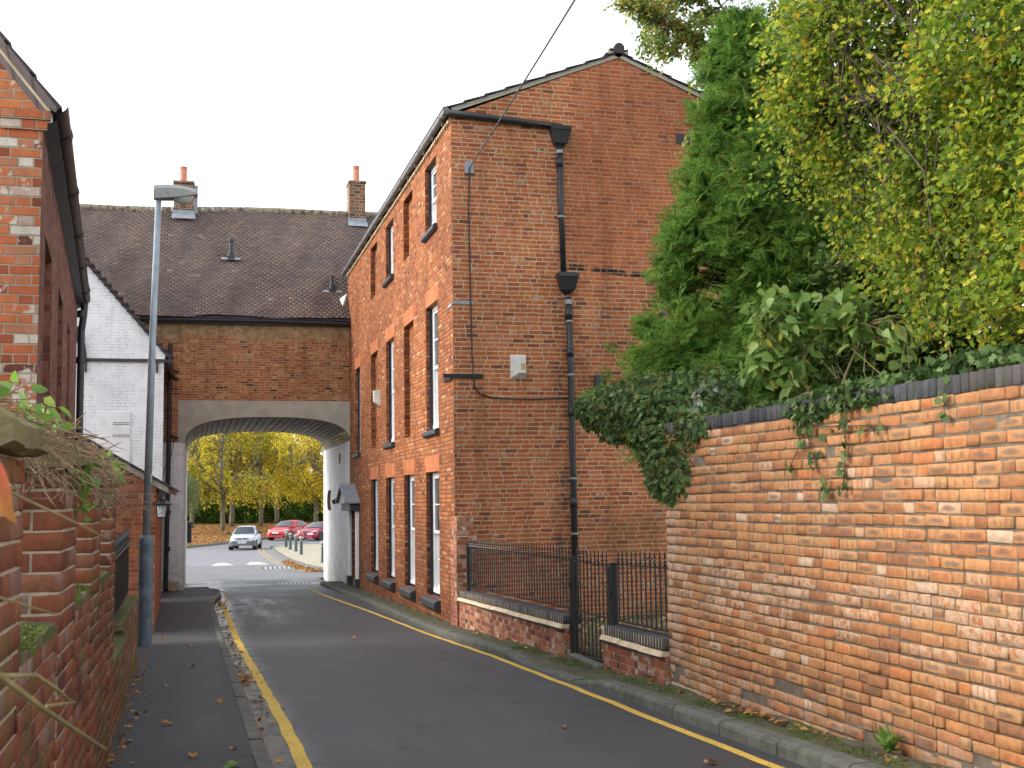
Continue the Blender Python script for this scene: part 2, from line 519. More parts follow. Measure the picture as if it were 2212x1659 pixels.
def kiss_brick(name, stops, dark, stripes=True, pale_band=None, seedscale=1.0, moss=None):
    """real modelled bricks: colour per brick, kiss marks and burnt centres from the kiln; UV is metres from each brick's centre"""
    t = NT(name)
    ge = t.n("NewGeometry")
    r = ge.outputs['Random Per Island']
    P = ge.outputs['Position']
    uvx, uvy, _ = t.sep(t.n("UVMap").outputs[0])
    wn = t.n("TexWhiteNoise", {'W': t.math('MULTIPLY', r, 913.7)}, noise_dimensions='1D')
    c1, c2, c3 = t.sep(wn.outputs['Color'])
    col = t.ramp(r, stops)
    fine = t.noise(95, P, 4, .7)
    med = t.noise(22, P, 4, .6)
    wob = t.math('MULTIPLY', t.math('SUBTRACT', med, .5), .03)
    if stripes:
        ph = t.math('MULTIPLY', c2, 40.0)
        fr = t.math('ADD', 55.0, t.math('MULTIPLY', c3, 70.0))
        st = t.math('SINE', t.math('ADD', t.math('MULTIPLY', t.math('ADD', uvx, wob), fr), ph))
        sm = t.math('MULTIPLY', t.rng(st, .25, .55), t.math('LESS_THAN', c1, .42))
        sm = t.math('MULTIPLY', sm, t.rng(med, .3, .5))
        col = t.mix(t.math('MULTIPLY', sm, .6), col, (.31, .10, .036))
        ex = t.math('SUBTRACT', .098, t.math('ABSOLUTE', uvx))
        ey = t.math('SUBTRACT', .030, t.math('ABSOLUTE', uvy))
        edge = t.rng(t.math('ADD', t.math('MINIMUM', t.math('MAXIMUM', ex, 0.0), ey), t.math('MULTIPLY', wob, .35)), .010, .003)
        edge = t.math('MULTIPLY', edge, t.math('GREATER_THAN', c2, .45))
        col = t.mix(t.math('MULTIPLY', edge, .55), col, (.44, .26, .125))
        bx = t.math('DIVIDE', t.math('ADD', uvx, wob), .075)
        by = t.math('DIVIDE', t.math('ADD', uvy, t.math('MULTIPLY', wob, .7)), .017)
        bx = t.math('POWER', t.math('ABSOLUTE', bx), 2.6); by = t.math('POWER', t.math('ABSOLUTE', by), 2.2)
        bl = t.rng(t.math('ADD', bx, by), .1, 1.35, 1, 0)
        bl = t.math('MULTIPLY', bl, t.rng(fine, .25, .5))
        bl = t.math('MULTIPLY', bl, t.math('MULTIPLY', t.math('GREATER_THAN', c1, .58), t.math('LESS_THAN', c1, .80)))
        col = t.mix(t.math('MULTIPLY', bl, .8), col, (.085, .078, .075))
        # pairs of burnt spots
        sx = t.math('DIVIDE', t.math('SUBTRACT', t.math('ABSOLUTE', t.math('ADD', uvx, wob)), .042), .016)
        sy = t.math('DIVIDE', uvy, .024)
        sp = t.rng(t.math('ADD', t.math('MULTIPLY', sx, sx), t.math('MULTIPLY', sy, sy)), .2, 1.4, 1, 0)
        sp = t.math('MULTIPLY', sp, t.math('MULTIPLY', t.math('GREATER_THAN', c1, .36), t.math('LESS_THAN', c1, .47)))
        col = t.mix(t.math('MULTIPLY', sp, .65), col, (.12, .085, .07))
    if pale_band:
        _, _, z = t.sep(P)
        band = t.rng(t.math('ABSOLUTE', t.math('SUBTRACT', z, pale_band[0])), pale_band[1], pale_band[1] * .4)
        pm = t.math('MULTIPLY', t.math('MULTIPLY', band, t.math('GREATER_THAN', c3, .40)), t.rng(t.noise(18, P, 5, .7), .40, .56))
        col = t.mix(t.math('MULTIPLY', pm, .8), col, (.50, .36, .25))
        quoin = t.math('MULTIPLY', t.math('MULTIPLY', t.rng(t.sep(P)[1], 9.85, 10.15), t.rng(z, .1, -.25)), t.math('GREATER_THAN', c2, .25))
        col = t.mix(t.math('MULTIPLY', quoin, .55), col, (.52, .38, .28))
        foot = t.math('MULTIPLY', t.rng(z, -1.30, -1.62), t.rng(t.noise(6, P, 5), .45, .6))
        col = t.mix(t.math('MULTIPLY', foot, .5), col, (.36, .30, .25))
    if stripes:
        col = t.mix(.22, col, (.43, .215, .095))
    v = t.rng(t.math('ADD', t.math('MULTIPLY', fine, .5), t.math('MULTIPLY', med, .5)), .3, .7, .72, 1.24)
    sc = t.n("VectorMath", {0: col}, operation='SCALE')
    t.put(sc.inputs['Scale'], v)
    col = sc.outputs[0]
    col = t.mix(t.math('MULTIPLY', t.rng(t.noise(1.3, P, 5, .65), .5, .75), .35), col, (.10, .06, .035))
    if moss:
        mm = t.rng(t.math('ADD', t.noise(3.0, P, 5), t.math('MULTIPLY', t.sep(P)[2], moss)), .52, .72)
        col = t.mix(t.math('MULTIPLY', mm, .55), col, (.085, .095, .03))
    return t.done(col, .88, t.math('ADD', fine, med), .6, .004, .2)

M['fletton'] = kiss_brick("sandy_orange_brick", [(0, (.18, .075, .038)), (.12, (.28, .108, .046)), (.3, (.38, .178, .072)), (.48, (.39, .215, .098)), (.66, (.44, .195, .074)), (.78, (.30, .122, .054)), (.90, (.45, .150, .048)), (.965, (.48, .33, .21)), (1, (.56, .43, .31))], None, True, (-.78, .30))
M['pierbrick'] = kiss_brick("garden_wall_brick", [(0, (.10, .040, .028)), (.25, (.18, .060, .034)), (.55, (.23, .074, .036)), (.8, (.23, .095, .052)), (.9, (.22, .13, .11)), (1, (.33, .23, .18))], None, False, None, moss=-.10)  # palette darkened to carry the shade on the left wall
M['mortar'] = plain("mortar", (.135, .105, .075), .95, .25, 12, bump=.6, bscale=120)  # dark tone carries the shadow lines between the brick courses
M['mortar_dark'] = plain("old_mortar", (.36, .30, .215), .95, .25, 12, bump=.6, bscale=120)
M['bluebrick'] = kiss_brick("blue_brick", [(0, (.035, .036, .040)), (.6, (.058, .058, .062)), (1, (.09, .082, .082))], None, False)
M['cream_stone'] = plain("cream_stone", (.56, .44, .28), .85, .18, 6)
M['concrete'] = plain("concrete_render", (.37, .335, .27), .85, .12, 2.5, bump=.3, bscale=40)
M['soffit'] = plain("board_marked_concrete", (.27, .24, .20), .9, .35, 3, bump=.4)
M['sill'] = plain("dark_grey_paint", (.040, .041, .046), .6, .15)
M['whitepaint'] = plain("white_gloss_paint", (.78, .78, .77), .35, .05)
M['blackiron'] = plain("black_gloss_paint", (.012, .012, .013), .35, .2, spec=.5)
M['blackplastic'] = plain("black_plastic", (.022, .023, .026), .4, .2)
M['greyiron'] = plain("grey_painted_iron", (.14, .135, .13), .55, .2)
M['navy'] = plain("blue_black_paint", (.012, .014, .03), .35, .1)
M['lead'] = plain("lead_sheet", (.24, .26, .28), .5, .15)
M['galv'] = plain("galvanised_steel", (.30, .34, .37), .5, .12, 5, metal=.25)
M['lampgrey'] = plain("scuffed_grey_paint", (.10, .13, .15), .5, .35, 7)
M['claypot'] = plain("terracotta", (.52, .21, .13), .8, .12)
M['slate'] = plain("slate", (.07, .06, .065), .7, .3, 6)
M['timber'] = plain("brown_door_paint", (.23, .075, .032), .6, .15)
M['plasticbox'] = plain("off_white_plastic", (.60, .58, .52), .5, .12)
M['yellowed'] = plain("yellowed_label", (.55, .36, .13), .6, .2)
M['cable'] = plain("black_cable", (.02, .02, .02), .6, .1)
M['wire'] = plain("grey_cable", (.08, .085, .09), .5, .1)
M['rust'] = plain("rusted_iron", (.16, .07, .04), .8, .3)
M['bark'] = plain("bark", (.075, .055, .038), .95, .4, 10, bump=.8, bscale=30)
M['barkpale'] = plain("grey_green_bark", (.12, .105, .07), .95, .35, 8, bump=.8, bscale=30)
M['twig'] = plain("dry_stems", (.19, .125, .068), .9, .4, 25)
M['greentwig'] = plain("green_stems", (.20, .16, .065), .8, .3, 14)
M['stake'] = plain("pale_timber", (.42, .30, .17), .8, .15)
M['capstone'] = None

def mossy(name, base, moss=(.075, .085, .02), amt=.7, lo=.42, hi=.6, scale=5):
    t = NT(name)
    P = t.pos()
    c = t.ramp(t.noise(9, P, 5, .65), [(.3, tuple(x * .6 for x in base)), (.7, tuple(x * 1.2 for x in base))])
    mm = t.math('MULTIPLY', t.rng(t.noise(scale, P, 6, .65), lo, hi), amt)
    c = t.mix(mm, c, t.ramp(t.noise(40, P, 3), [(.3, tuple(x * .6 for x in moss)), (.7, tuple(x * 1.4 for x in moss))]))
    return t.done(c, .95, t.noise(55, P, 5, .7), .8, .01, .15)
M['capstone'] = mossy("mossy_coping_stone", (.24, .20, .115), (.15, .14, .045), .75, .36, .6, 9)
M['mossstone'] = mossy("mossy_brick_top", (.16, .12, .075), (.07, .10, .018), .8, .4, .55, 6)
M['verge'] = mossy("mossy_verge", (.105, .092, .068), (.07, .098, .018), .8, .46, .62, 2.2)
M['kerbstone'] = mossy("kerb_concrete", (.135, .135, .115), (.085, .095, .05), .45, .45, .7, 3)
M['kerbgrey'] = mossy("kerb_grey", (.15, .145, .125), (.10, .10, .07), .35, .5, .7, 3)
M['soil'] = mossy("soil", (.10, .075, .05), (.06, .075, .02), .5)

def tile_mat(name, stops, lichen=.12):
    t = NT(name)
    ge = t.n("NewGeometry")
    P = ge.outputs['Position']
    c = t.ramp(ge.outputs['Random Per Island'], stops)
    big = t.ramp(t.noise(.55, P, 4), [(.35, (.82, .80, .80)), (.65, (1.12, 1.06, 1.0))])
    c = t.mix(1.0, c, big, 'MULTIPLY')
    c = t.mix(t.math('MULTIPLY', t.rng(t.noise(14, P, 5, .7), .58, .72), lichen), c, (.27, .26, .17))
    return t.done(c, .88, t.noise(60, P, 4), .5, .004, .2)
M['claytile'] = tile_mat("weathered_clay_tiles", [(0, (.135, .110, .102)), (.3, (.155, .126, .115)), (.65, (.175, .137, .122)), (.93, (.195, .145, .124)), (.99, (.22, .15, .12)), (1, (.27, .25, .22))])
M['slatetile'] = tile_mat("dark_roof_tiles", [(0, (.035, .03, .035)), (1, (.075, .06, .065))])

def asphalt(name, c0, c1, wet=None, agg=.35):
    t = NT(name)
    P = t.pos()
    x, y, z = t.sep(P)
    big = t.noise(.8, P, 5, .6)
    col = t.ramp(big, [(.3, c0), (.7, c1)])
    ag = t.noise(110, P, 3, .75)
    col = t.mix(t.math('MULTIPLY', t.rng(ag, .54, .72), agg), col, (.20, .195, .19))
    col = t.mix(t.math('MULTIPLY', t.rng(t.noise(75, P, 3, .75), .52, .70), .35), col, (.012, .012, .013))
    trk = t.noise(1.7, t.vmath('MULTIPLY', P, (1.0, .07, 1)), 3)
    col = t.mix(t.math('MULTIPLY', t.rng(trk, .52, .68), .22), col, (.085, .085, .085))
    st = t.rng(t.noise(26, P, 5, .7), .6, .75)
    col = t.mix(t.math('MULTIPLY', st, .25), col, (.02, .02, .02))
    rough = t.math('ADD', .50 if wet else .66, t.math('MULTIPLY', big, .25))
    wob_ = t.comb(t.math('ADD', x, t.math('MULTIPLY', t.noise(1.9, P, 5), .9)), t.math('ADD', t.math('MULTIPLY', y, .55), t.math('MULTIPLY', t.noise(2.3, P, 5), .8)), 0.0)
    vo = t.n('TexVoronoi', {'Vector': wob_, 'Scale': .42}, feature='DISTANCE_TO_EDGE').outputs['Distance']
    crack = t.math('MULTIPLY', t.rng(vo, .010, .003), t.rng(t.noise(.9, P, 3), .50, .60))
    col = t.mix(t.math('MULTIPLY', crack, .7), col, (.010, .010, .010))
    pt_ = t.n('TexVoronoi', {'Vector': t.comb(t.math('MULTIPLY', x, .45), t.math('MULTIPLY', y, .16), 0.0), 'Scale': 1.0}, distance='CHEBYCHEV')
    pc_ = t.sep(pt_.outputs['Color'])[0]
    col = t.mix(t.math('MULTIPLY', t.math('GREATER_THAN', pc_, .72), .22), col, (.020, .020, .021))
    col = t.mix(t.math('MULTIPLY', t.math('LESS_THAN', pc_, .15), .16), col, (.10, .10, .10))
    if not wet:
        jn = t.math('ABSOLUTE', t.math('SUBTRACT', t.math('FRACT', t.math('ADD', t.math('DIVIDE', y, 2.35), t.math('MULTIPLY', t.noise(.8, P, 3), .10))), .5))
        col = t.mix(t.math('MULTIPLY', t.rng(jn, .012, .004), .6), col, (.012, .012, .012))
    hgt = t.math('ADD', t.math('MULTIPLY', ag, .5), t.math('MULTIPLY', t.noise(90, P, 3), .5))
    if wet:
        w = t.rng(x, .95, .60)                                  # left gutter stays wet
        w = t.math('MULTIPLY', w, t.rng(t.noise(3.2, P, 5, .7), .40, .55))
        d2 = t.math('ADD', t.math('POWER', t.math('DIVIDE', t.math('SUBTRACT', x, 1.2), 1.1), 2.0), t.math('POWER', t.math('DIVIDE', t.math('SUBTRACT', y, 27.0), 5.5), 2.0))
        w2 = t.math('MULTIPLY', t.rng(d2, 1.2, .3), t.rng(t.noise(1.3, t.vmath('MULTIPLY', P, (1.8, .22, 1)), 6, .7), .40, .68))
        w = t.math('MAXIMUM', w, t.math('MULTIPLY', w2, .6))
        far = t.rng(y, 31, 40)
        w = t.math('MAXIMUM', w, t.math('MULTIPLY', far, t.math('MULTIPLY', .6, t.rng(t.noise(.7, P, 5), .4, .6))))
        pat = t.math('MULTIPLY', t.math('LESS_THAN', t.math('ABSOLUTE', t.math('ADD', t.math('SUBTRACT', x, 2.15), t.math('MULTIPLY', t.noise(2, P, 3), .3))), .62), t.rng(t.math('ABSOLUTE', t.math('SUBTRACT', y, 31.2)), 2.4, 1.8))
        col = t.mix(t.math('MULTIPLY', pat, .6), col, (.016, .015, .015))
        rough = t.math('SUBTRACT', rough, t.math('MULTIPLY', w, .34))
        wd = t.n("VectorMath", {0: col}, operation='SCALE')
        t.put(wd.inputs['Scale'], t.math('SUBTRACT', 1.0, t.math('MULTIPLY', w, .35)))
        col = wd.outputs[0]
    return t.done(col, rough, hgt, .55, .006, .5)
M['road'] = asphalt("wet_asphalt", (.030, .0312, .0335), (.048, .0495, .0525), True)
M['pave'] = asphalt("pavement_asphalt", (.027, .027, .029), (.046, .0465, .048), None, .22)
M['junction'] = asphalt("worn_asphalt", (.10, .10, .105), (.15, .15, .15), None, .4)

def setts(name, c0, c1, joint, w, h, rough=.6):
    t = NT(name)
    P = t.pos()
    br = t.n("TexBrick", {'Vector': P, 'Color1': c0, 'Color2': c1, 'Mortar': joint, 'Scale': 1.0, 'Mortar Size': .014, 'Brick Width': w, 'Row Height': h, 'Mortar Smooth': .4})
    c = t.mix(.35, br.outputs['Color'], t.ramp(t.noise(5, P, 5), [(.3, tuple(q * .6 for q in c0)), (.7, tuple(q * 1.3 for q in c1))]))
    return t.done(c, rough, t.math('ADD', t.math('SUBTRACT', 1.0, br.outputs['Fac']), t.math('MULTIPLY', t.noise(30, P, 3), .4)), .9, .015, .4)
M['setts'] = setts("granite_setts", (.13, .13, .14), (.21, .20, .21), (.07, .065, .065), .22, .13)
M['paving'] = setts("stone_paving", (.26, .235, .16), (.34, .30, .21), (.14, .12, .08), .60, .45, .7)

def yellow(name, col, wear=.5):
    t = NT(name)
    P = t.pos()
    wm = t.rng(t.noise(38, P, 5, .75), .50, .62)
    c = t.ramp(t.noise(4, P, 4), [(.3, tuple(q * .8 for q in col)), (.7, col)])
    c = t.mix(t.math('MULTIPLY', wm, wear), c, (.075, .065, .045))
    return t.done(c, .75, t.noise(200, P, 2), .4, .004, .3)
M['yellowline'] = yellow("yellow_road_paint", (.70, .45, .075), .6)
M['yellowworn'] = yellow("worn_yellow_paint", (.40, .30, .12), .85)
M['whiteline'] = yellow("white_road_paint", (.46, .45, .41), .5)

def leaf_mat(name, stops, trans=.35, rough=.55, gl=.3, clump=.35, cscale=1.6):
    t = NT(name)
    ge = t.n("NewGeometry")
    P = ge.outputs['Position']
    cl = t.math('MULTIPLY', t.math('SUBTRACT', t.noise(cscale, P, 3), .5), clump * 2)
    c = t.ramp(t.math('ADD', ge.outputs['Random Per Island'], cl, clamp=True), stops)
    tc = t.n("VectorMath", {0: c}, operation='SCALE')
    tc.inputs['Scale'].default_value = 1.25
    return t.done(c, rough, None, spec=gl, trans=(tc.outputs[0], trans))
G = leaf_mat
M['maple'] = G("yellowing_leaves", [(0, (.060, .115, .014)), (.3, (.14, .22, .024)), (.62, (.24, .33, .033)), (.86, (.40, .43, .04)), (.97, (.64, .52, .045)), (1, (.52, .30, .035))], .5, clump=.24)
M['conifer'] = G("conifer_sprays", [(0, (.035, .080, .016)), (.35, (.090, .19, .030)), (.7, (.17, .30, .048)), (.985, (.24, .38, .07)), (1, (.26, .20, .05))], .42, .7, .12, .7, 4.5)
M['birch'] = G("small_autumn_leaves", [(0, (.09, .13, .03)), (.45, (.19, .25, .055)), (.82, (.30, .35, .08)), (.94, (.48, .36, .08)), (1, (.5, .24, .06))], .6)
M['shrub'] = G("pale_heart_leaves", [(0, (.09, .17, .03)), (.5, (.18, .29, .06)), (.85, (.27, .38, .11)), (1, (.50, .45, .07))], .4, .45, .35, .2)
M['ivy'] = G("ivy_leaves", [(0, (.022, .045, .014)), (.4, (.060, .105, .030)), (.8, (.105, .165, .05)), (1, (.16, .21, .075))], .25, .6, .12, .25, 4)
M['ivyfruit'] = G("ivy_flower_heads", [(0, (.14, .14, .035)), (1, (.27, .24, .06))], .2)
M['darkleaf'] = G("dark_leaves", [(0, (.018, .034, .009)), (.5, (.048, .080, .016)), (1, (.11, .16, .03))], .3, clump=.3)  # dark leaf colour stands in for shaded gaps between the crowns
M['silver'] = G("silver_leaves", [(0, (.14, .20, .12)), (1, (.28, .34, .26))], .2)
M['autumn'] = G("autumn_tree_leaves", [(0, (.08, .12, .014)), (.25, (.24, .28, .022)), (.5, (.46, .43, .034)), (.72, (.72, .56, .045)), (.90, (.62, .36, .04)), (1, (.24, .12, .035))], .62, clump=.55, cscale=.6)
M['autumngold'] = G("golden_tree_leaves", [(0, (.15, .19, .016)), (.3, (.44, .42, .03)), (.65, (.78, .62, .06)), (.9, (.80, .54, .06)), (1, (.42, .22, .04))], .62, clump=.5, cscale=.6)
M['willow'] = G("willow_leaves", [(0, (.08, .11, .045)), (.6, (.15, .19, .08)), (1, (.24, .27, .12))], .35)
M['hedge'] = G("hedge_leaves", [(0, (.018, .045, .008)), (.5, (.055, .13, .014)), (.85, (.13, .26, .025)), (1, (.30, .38, .05))], .4, clump=.35, cscale=.7)
M['litter'] = G("fallen_leaf_litter", [(0, (.12, .05, .02)), (.4, (.27, .12, .035)), (.75, (.42, .20, .05)), (1, (.52, .34, .09))], .15, clump=.2)
t = NT("red_creeper_leaf")
P_ = t.pos()
gz = t.math('ADD', t.sep(P_)[2], t.math('MULTIPLY', t.math('SUBTRACT', t.noise(60, P_, 4), .5), .05))
c_ = t.ramp(t.rng(gz, -.02, .085), [(0, (.36, .15, .025)), (.45, (.42, .10, .03)), (.75, (.40, .05, .04)), (1, (.46, .12, .10))])
c_ = t.mix(t.math('MULTIPLY', t.rng(t.noise(170, P_, 4, .7), .5, .7), .4), c_, (.17, .045, .02))
M['leafred'] = t.done(c_, .5, t.noise(90, P_, 3), .5, .003, .3, trans=((.5, .12, .04), .25))
M['leafgreen'] = G("bright_green_leaves", [(0, (.08, .16, .025)), (.6, (.16, .28, .045)), (1, (.27, .36, .08))], .35)

def glass(name, col=(.03, .035, .04), rough=.04):
    t = NT(name)
    return t.done(t.ramp(t.noise(1.5, t.pos(), 2), [(.3, tuple(q * .8 for q in col)), (.7, tuple(q * 1.2 for q in col))]), rough, spec=.45)
M['glass'] = glass("window_glass", (.05, .055, .06))
M['blank'] = glass("pale_grey_glass", (.46, .47, .47), .08)  # lower panes: plain pale grey colour, nothing modelled behind them
M['carglass'] = glass("car_glass", (.03, .04, .045), .12)
def carpaint(name, col):
    t = NT(name)
    c = t.ramp(t.noise(2, t.pos(), 2), [(.3, tuple(q * .92 for q in col)), (.7, col)])
    return t.done(c, .4, spec=.35, coat=.15)
M['silvercar'] = carpaint("silver_car_paint", (.40, .43, .47))
M['redcar'] = carpaint("bright_red_car_paint", (.42, .012, .012))
M['winecar'] = carpaint("deep_red_car_paint", (.27, .014, .03))
M['tyre'] = plain("tyre_rubber", (.016, .016, .017), .85, .2)
M['rim'] = plain("wheel_alloy", (.38, .38, .39), .35, .1, metal=.6)
M['greybumper'] = plain("grey_bumper", (.10, .105, .11), .55, .1)
M['plate'] = plain("white_number_plate", (.72, .72, .68), .4, .04)
M['ink'] = plain("black_ink", (.01, .01, .01), .6, .05)
M['lamp_clear'] = plain("headlight_lens", (.55, .57, .60), .12, .1, spec=.8)
M['lampamber'] = plain("amber_lens", (.80, .30, .04), .2, .1)
M['bollard'] = plain("dark_green_grey_paint", (.045, .062, .062), .4, .15)
M['silverband'] = plain("silver_band", (.26, .26, .25), .4, .1)
M['skin'] = plain("skin", (.45, .26, .19), .6, .1)
M['shirt'] = plain("pale_shirt", (.42, .40, .38), .8, .1)
t = NT("lit_indicator")
em = t.n("Emission", {'Color': (1, .35, .06), 'Strength': 2.2})
t.t.links.new(em.outputs[0], t.out.inputs['Surface'])
M['indicator'] = t.m

# ------------------------------------------------------------------ ground, roads, kerbs
DROP = lambda y: .085 * max(0, min(1, (y - 10.9) / .9, (14.5 - y) / .9))
def sheet(name, mat, left, right, y0, y1, off, ny=60, nx=6, z=None):
    P = []
    for i in range(ny + 1):
        y = y0 + (y1 - y0) * i / ny
        l = left(y) if callable(left) else left
        r = right(y) if callable(right) else right
        P.append([(l + (r - l) * j / nx, y, (z(y) if z else g(y)) + off) for j in range(nx + 1)])
    return setting(MB().grid(P).build(name, mat))

sheet("ground", M['soil'], -420, 420, -30, 420, -.30, 90, 8)
LK = lambda y: float(np.interp(y, [0, 20, 28, 29.5, 31.2, 33.6, 34.6, 35.4], [.42, .31, .27, .34, .50, .50, .35, -.1]))   # left kerb face line (top inner edge)
RK = lambda y: float(np.interp(y, [0, 20, 30, 36], [3.74, 3.76, 3.70, 3.62]))
sheet("road", M['road'], lambda y: -.6 if y > 30 else .2, lambda y: 4.0, -8, 41.3, -.10, 90, 8)
sheet("road", M['junction'], -30, 40, 41.3, 54.6, -.10, 20, 4)
sheet("cobbled_road", M['setts'], -30, 40, 54.6, 76, -.10, 20, 4)
sheet("road", M['junction'], -30, 40, 76, 101, -.10, 20, 4)
sheet("pavement", M['pave'], -1.35, lambda y: LK(y) - .005, -8, 35.35, 0, 120, 4)
P = []
for i in range(181):
    y = -8 + 44.2 * i / 180
    l = RK(y) + .10
    P.append([(l + (4.45 - l) * j / 8, y, g(y) - DROP(y) * max(0, 1 - j / 4.5) + (.012 * math.sin(y * 2.7 + j) + .010 * math.sin(y * 6.1 - j * 2)) * (1 if 2 < j < 8 else 0) + (.02 if j > 5 else 0)) for j in range(9)])
setting(MB().grid(P).build("verge", M['verge']))
sheet("yard", M['soil'], 4.40, 30, -8, 41, .03, 40, 6)
# moss and rubble ridge at the foot of the right wall
def kerb_line(name, line, y0, y1, w, mat, inner=1, drop=None, step=.9):
    mb = MB()
    y = y0
    while y < y1:
        ye = min(y + step, y1)
        n = 2
        a0, a1 = line(y + .006), line(ye - .006)
        zA, zB = g(y), g(ye)
        dA = drop(y) if drop else 0
        dB = drop(ye) if drop else 0
        j = RNG.normal(0, .003)
        sec = []
        for (a, yy, zz, dd) in ((a0, y + .007, zA, dA), (a1, ye - .007, zB, dB)):
            f = a                      # road face
            b = a + inner * w          # inner edge
            zt = zz + .006 - dd + j
            sec.append([(b, yy, zz - .25), (b, yy, zt), (f + inner * .035, yy, zt), (f + inner * .012, yy, zt - .012), (f, yy, zt - .035), (f, yy, zz - .25)])
        vs = sec[0] + sec[1]
        fs = [tuple(range(6)), tuple(range(11, 5, -1))] + [(i, (i + 1) % 6, 6 + (i + 1) % 6, 6 + i) for i in range(6)]
        mb.add(vs, fs)
        y = ye
    return setting(mb.build(name, mat))
kerb_line("kerb", lambda y: RK(y) - .03, -8, 36.2, .15, M['kerbstone'], 1, DROP)
kerb_line("kerb", lambda y: LK(y) + .10, -8, 35.2, .11, M['kerbgrey'], -1, step=.62)
kerb_bits = MB()
kerb_bits.box(-.34, .32, 35.33, 35.45, g(35) - .3, g(35.3) + .004)
kerb_bits.box(3.59, 4.19, 36.2, 36.33, g(36) - .3, g(36.2) + .004)
setting(kerb_bits.build("kerb", M['kerbgrey']))
def line_strip(name, mat, f, w, y0, y1, dz=-.096, n=120):
    P = []
    for i in range(n + 1):
        y = y0 + (y1 - y0) * i / n
        x = f(y) + .006 * math.sin(y * 5.1) + .004 * math.sin(y * 13)
        P.append([(x - w / 2, y, g(y) + dz), (x + w / 2, y, g(y) + dz)])
    return setting(MB().grid(P).build(name, mat))
line_strip("road_marking", M['yellowline'], lambda y: float(np.interp(y, [0, 9, 15, 20, 25, 31, 35.4, 36.1, 36.5], [3.54, 3.54, 3.66, 3.63, 3.46, 3.16, 3.08, 3.2, 3.6])), .078, -8, 36.5)
line_strip("road_marking", M['yellowline'], lambda y: float(np.interp(y, [0, 10, 20, 27.5, 28.3, 29.3], [.71, .70, .625, .59, .56, .62])), .10, -8, 28.3)
line_strip("road_marking", M['yellowworn'], lambda y: float(np.interp(y, [28.4, 29.6, 31.5, 34, 35, 36], [.56, .66, .78, .76, .6, .1])), .075, 28.7, 36)
# paving island beyond the arch, its kerb, lines and leaves
ISL = [(4.2, 47.2), (4.75, 47.4), (4.42, 50.5), (4.3, 54.5), (4.25, 60), (4.3, 68), (4.5, 75.0), (5.0, 76.6), (6.2, 77.4), (30, 79), (30, 44), (5.6, 44.6)]
ISL[0] = (5.0, 45.6)
mb = MB()
mb.prism(ISL, 'z', -3.1, 0)
for i, q in enumerate(mb.v):
    mb.v[i] = (q[0], q[1], g(q[1]) + .012 if q[2] == 0 else -3.1)
setting(mb.build("paved_island", M['paving']))
ik = MB()
path = ISL[:9]
for i in range(len(path) - 1):
    a, b = Vector((*path[i], 0)), Vector((*path[i + 1], 0))
    d = (b - a).normalized()
    nrm = Vector((-d.y, d.x, 0))
    if nrm.x > 0:
        nrm = -nrm
    q = [a, b, b + nrm * .16, a + nrm * .16]
    za, zb = g(a.y), g(b.y)
    ik.add([(q[0].x, q[0].y, za + .02), (q[1].x, q[1].y, zb + .02), (q[2].x, q[2].y, zb + .016), (q[3].x, q[3].y, za + .016),
            (q[0].x, q[0].y, za - .3), (q[1].x, q[1].y, zb - .3), (q[2].x, q[2].y, zb - .3), (q[3].x, q[3].y, za - .3)],
           [(0, 1, 2, 3), (0, 1, 5, 4), (1, 2, 6, 5), (2, 3, 7, 6), (3, 0, 4, 7)])
setting(ik.build("kerb", M['kerbgrey']))
for off in (.62, .86):
    pts = [(x - off, y) for x, y in ((4.9, 46.6), (4.5, 49.5), (4.3, 53), (4.24, 58), (4.22, 64), (4.3, 70), (4.45, 74.5), (4.75, 77.4))]
    P = [[(x - .05, y, g(y) - .094), (x + .05, y, g(y) - .094)] for x, y in pts]
    setting(MB().grid(P).build("road_marking", M['yellowworn']))
for xa in (.55, 2.05):          # white triangles of the road hump
    zz = g(54.7)
    setting(MB().add([(xa, 53.9, g(53.9) - .094), (xa + 1.05, 53.9, g(53.9) - .094), (xa + .72, 56.9, g(56.9) - .088), (xa + .33, 56.9, g(56.9) - .088)], [(0, 1, 2, 3)]).build("road_marking", M['whiteline']))
setting(MB().add([(3.2, 54.2, g(54.2) - .094), (4.0, 54.2, g(54.2) - .094), (4.0, 54.35, g(54.35) - .094), (3.2, 54.35, g(54.35) - .094)], [(0, 1, 2, 3)]).build("road_marking", M['whiteline']))
# lawn of the park, with the far kerb
LAWN = lambda x: float(np.interp(x, [-30, -1, 1.44, 2.43, 5, 10, 40], [62, 78, 84, 88, 95, 100, 118]))
P = []
for i in range(41):
    x = -40 + 100 * i / 40
    y0 = LAWN(x)
    P.append([(x, y0 + (230 - y0) * (j / 14.0) ** 1.6, g(y0) + .03 + 1.1 * (j / 14.0) ** 1.2) for j in range(15)])
setting(MB().grid(P).build("park_lawn", mossy("leafy_lawn", (.24, .12, .04), (.07, .10, .02), .7, .5, .62, .35)))
def lawn_z(x, y):
    y0 = LAWN(x)
    return g(y0) + .03 + 1.1 * (max(0, (y - y0)) / (230 - y0)) ** .75
ik = MB()
for i in range(40):
    x0, x1 = -12 + .8 * i, -12 + .8 * (i + 1)
    for (a, b) in ((x0, x1),):
        ya, yb = LAWN(a), LAWN(b)
        ik.add([(a, ya, g(ya) + .05), (b, yb, g(yb) + .05), (b, yb - .2, g(yb) + .05), (a, ya - .2, g(ya) + .05), (b, yb - .2, g(yb) - .2), (a, ya - .2, g(ya) - .2)], [(0, 1, 2, 3), (3, 2, 4, 5)])
setting(ik.build("kerb", M['kerbgrey']))

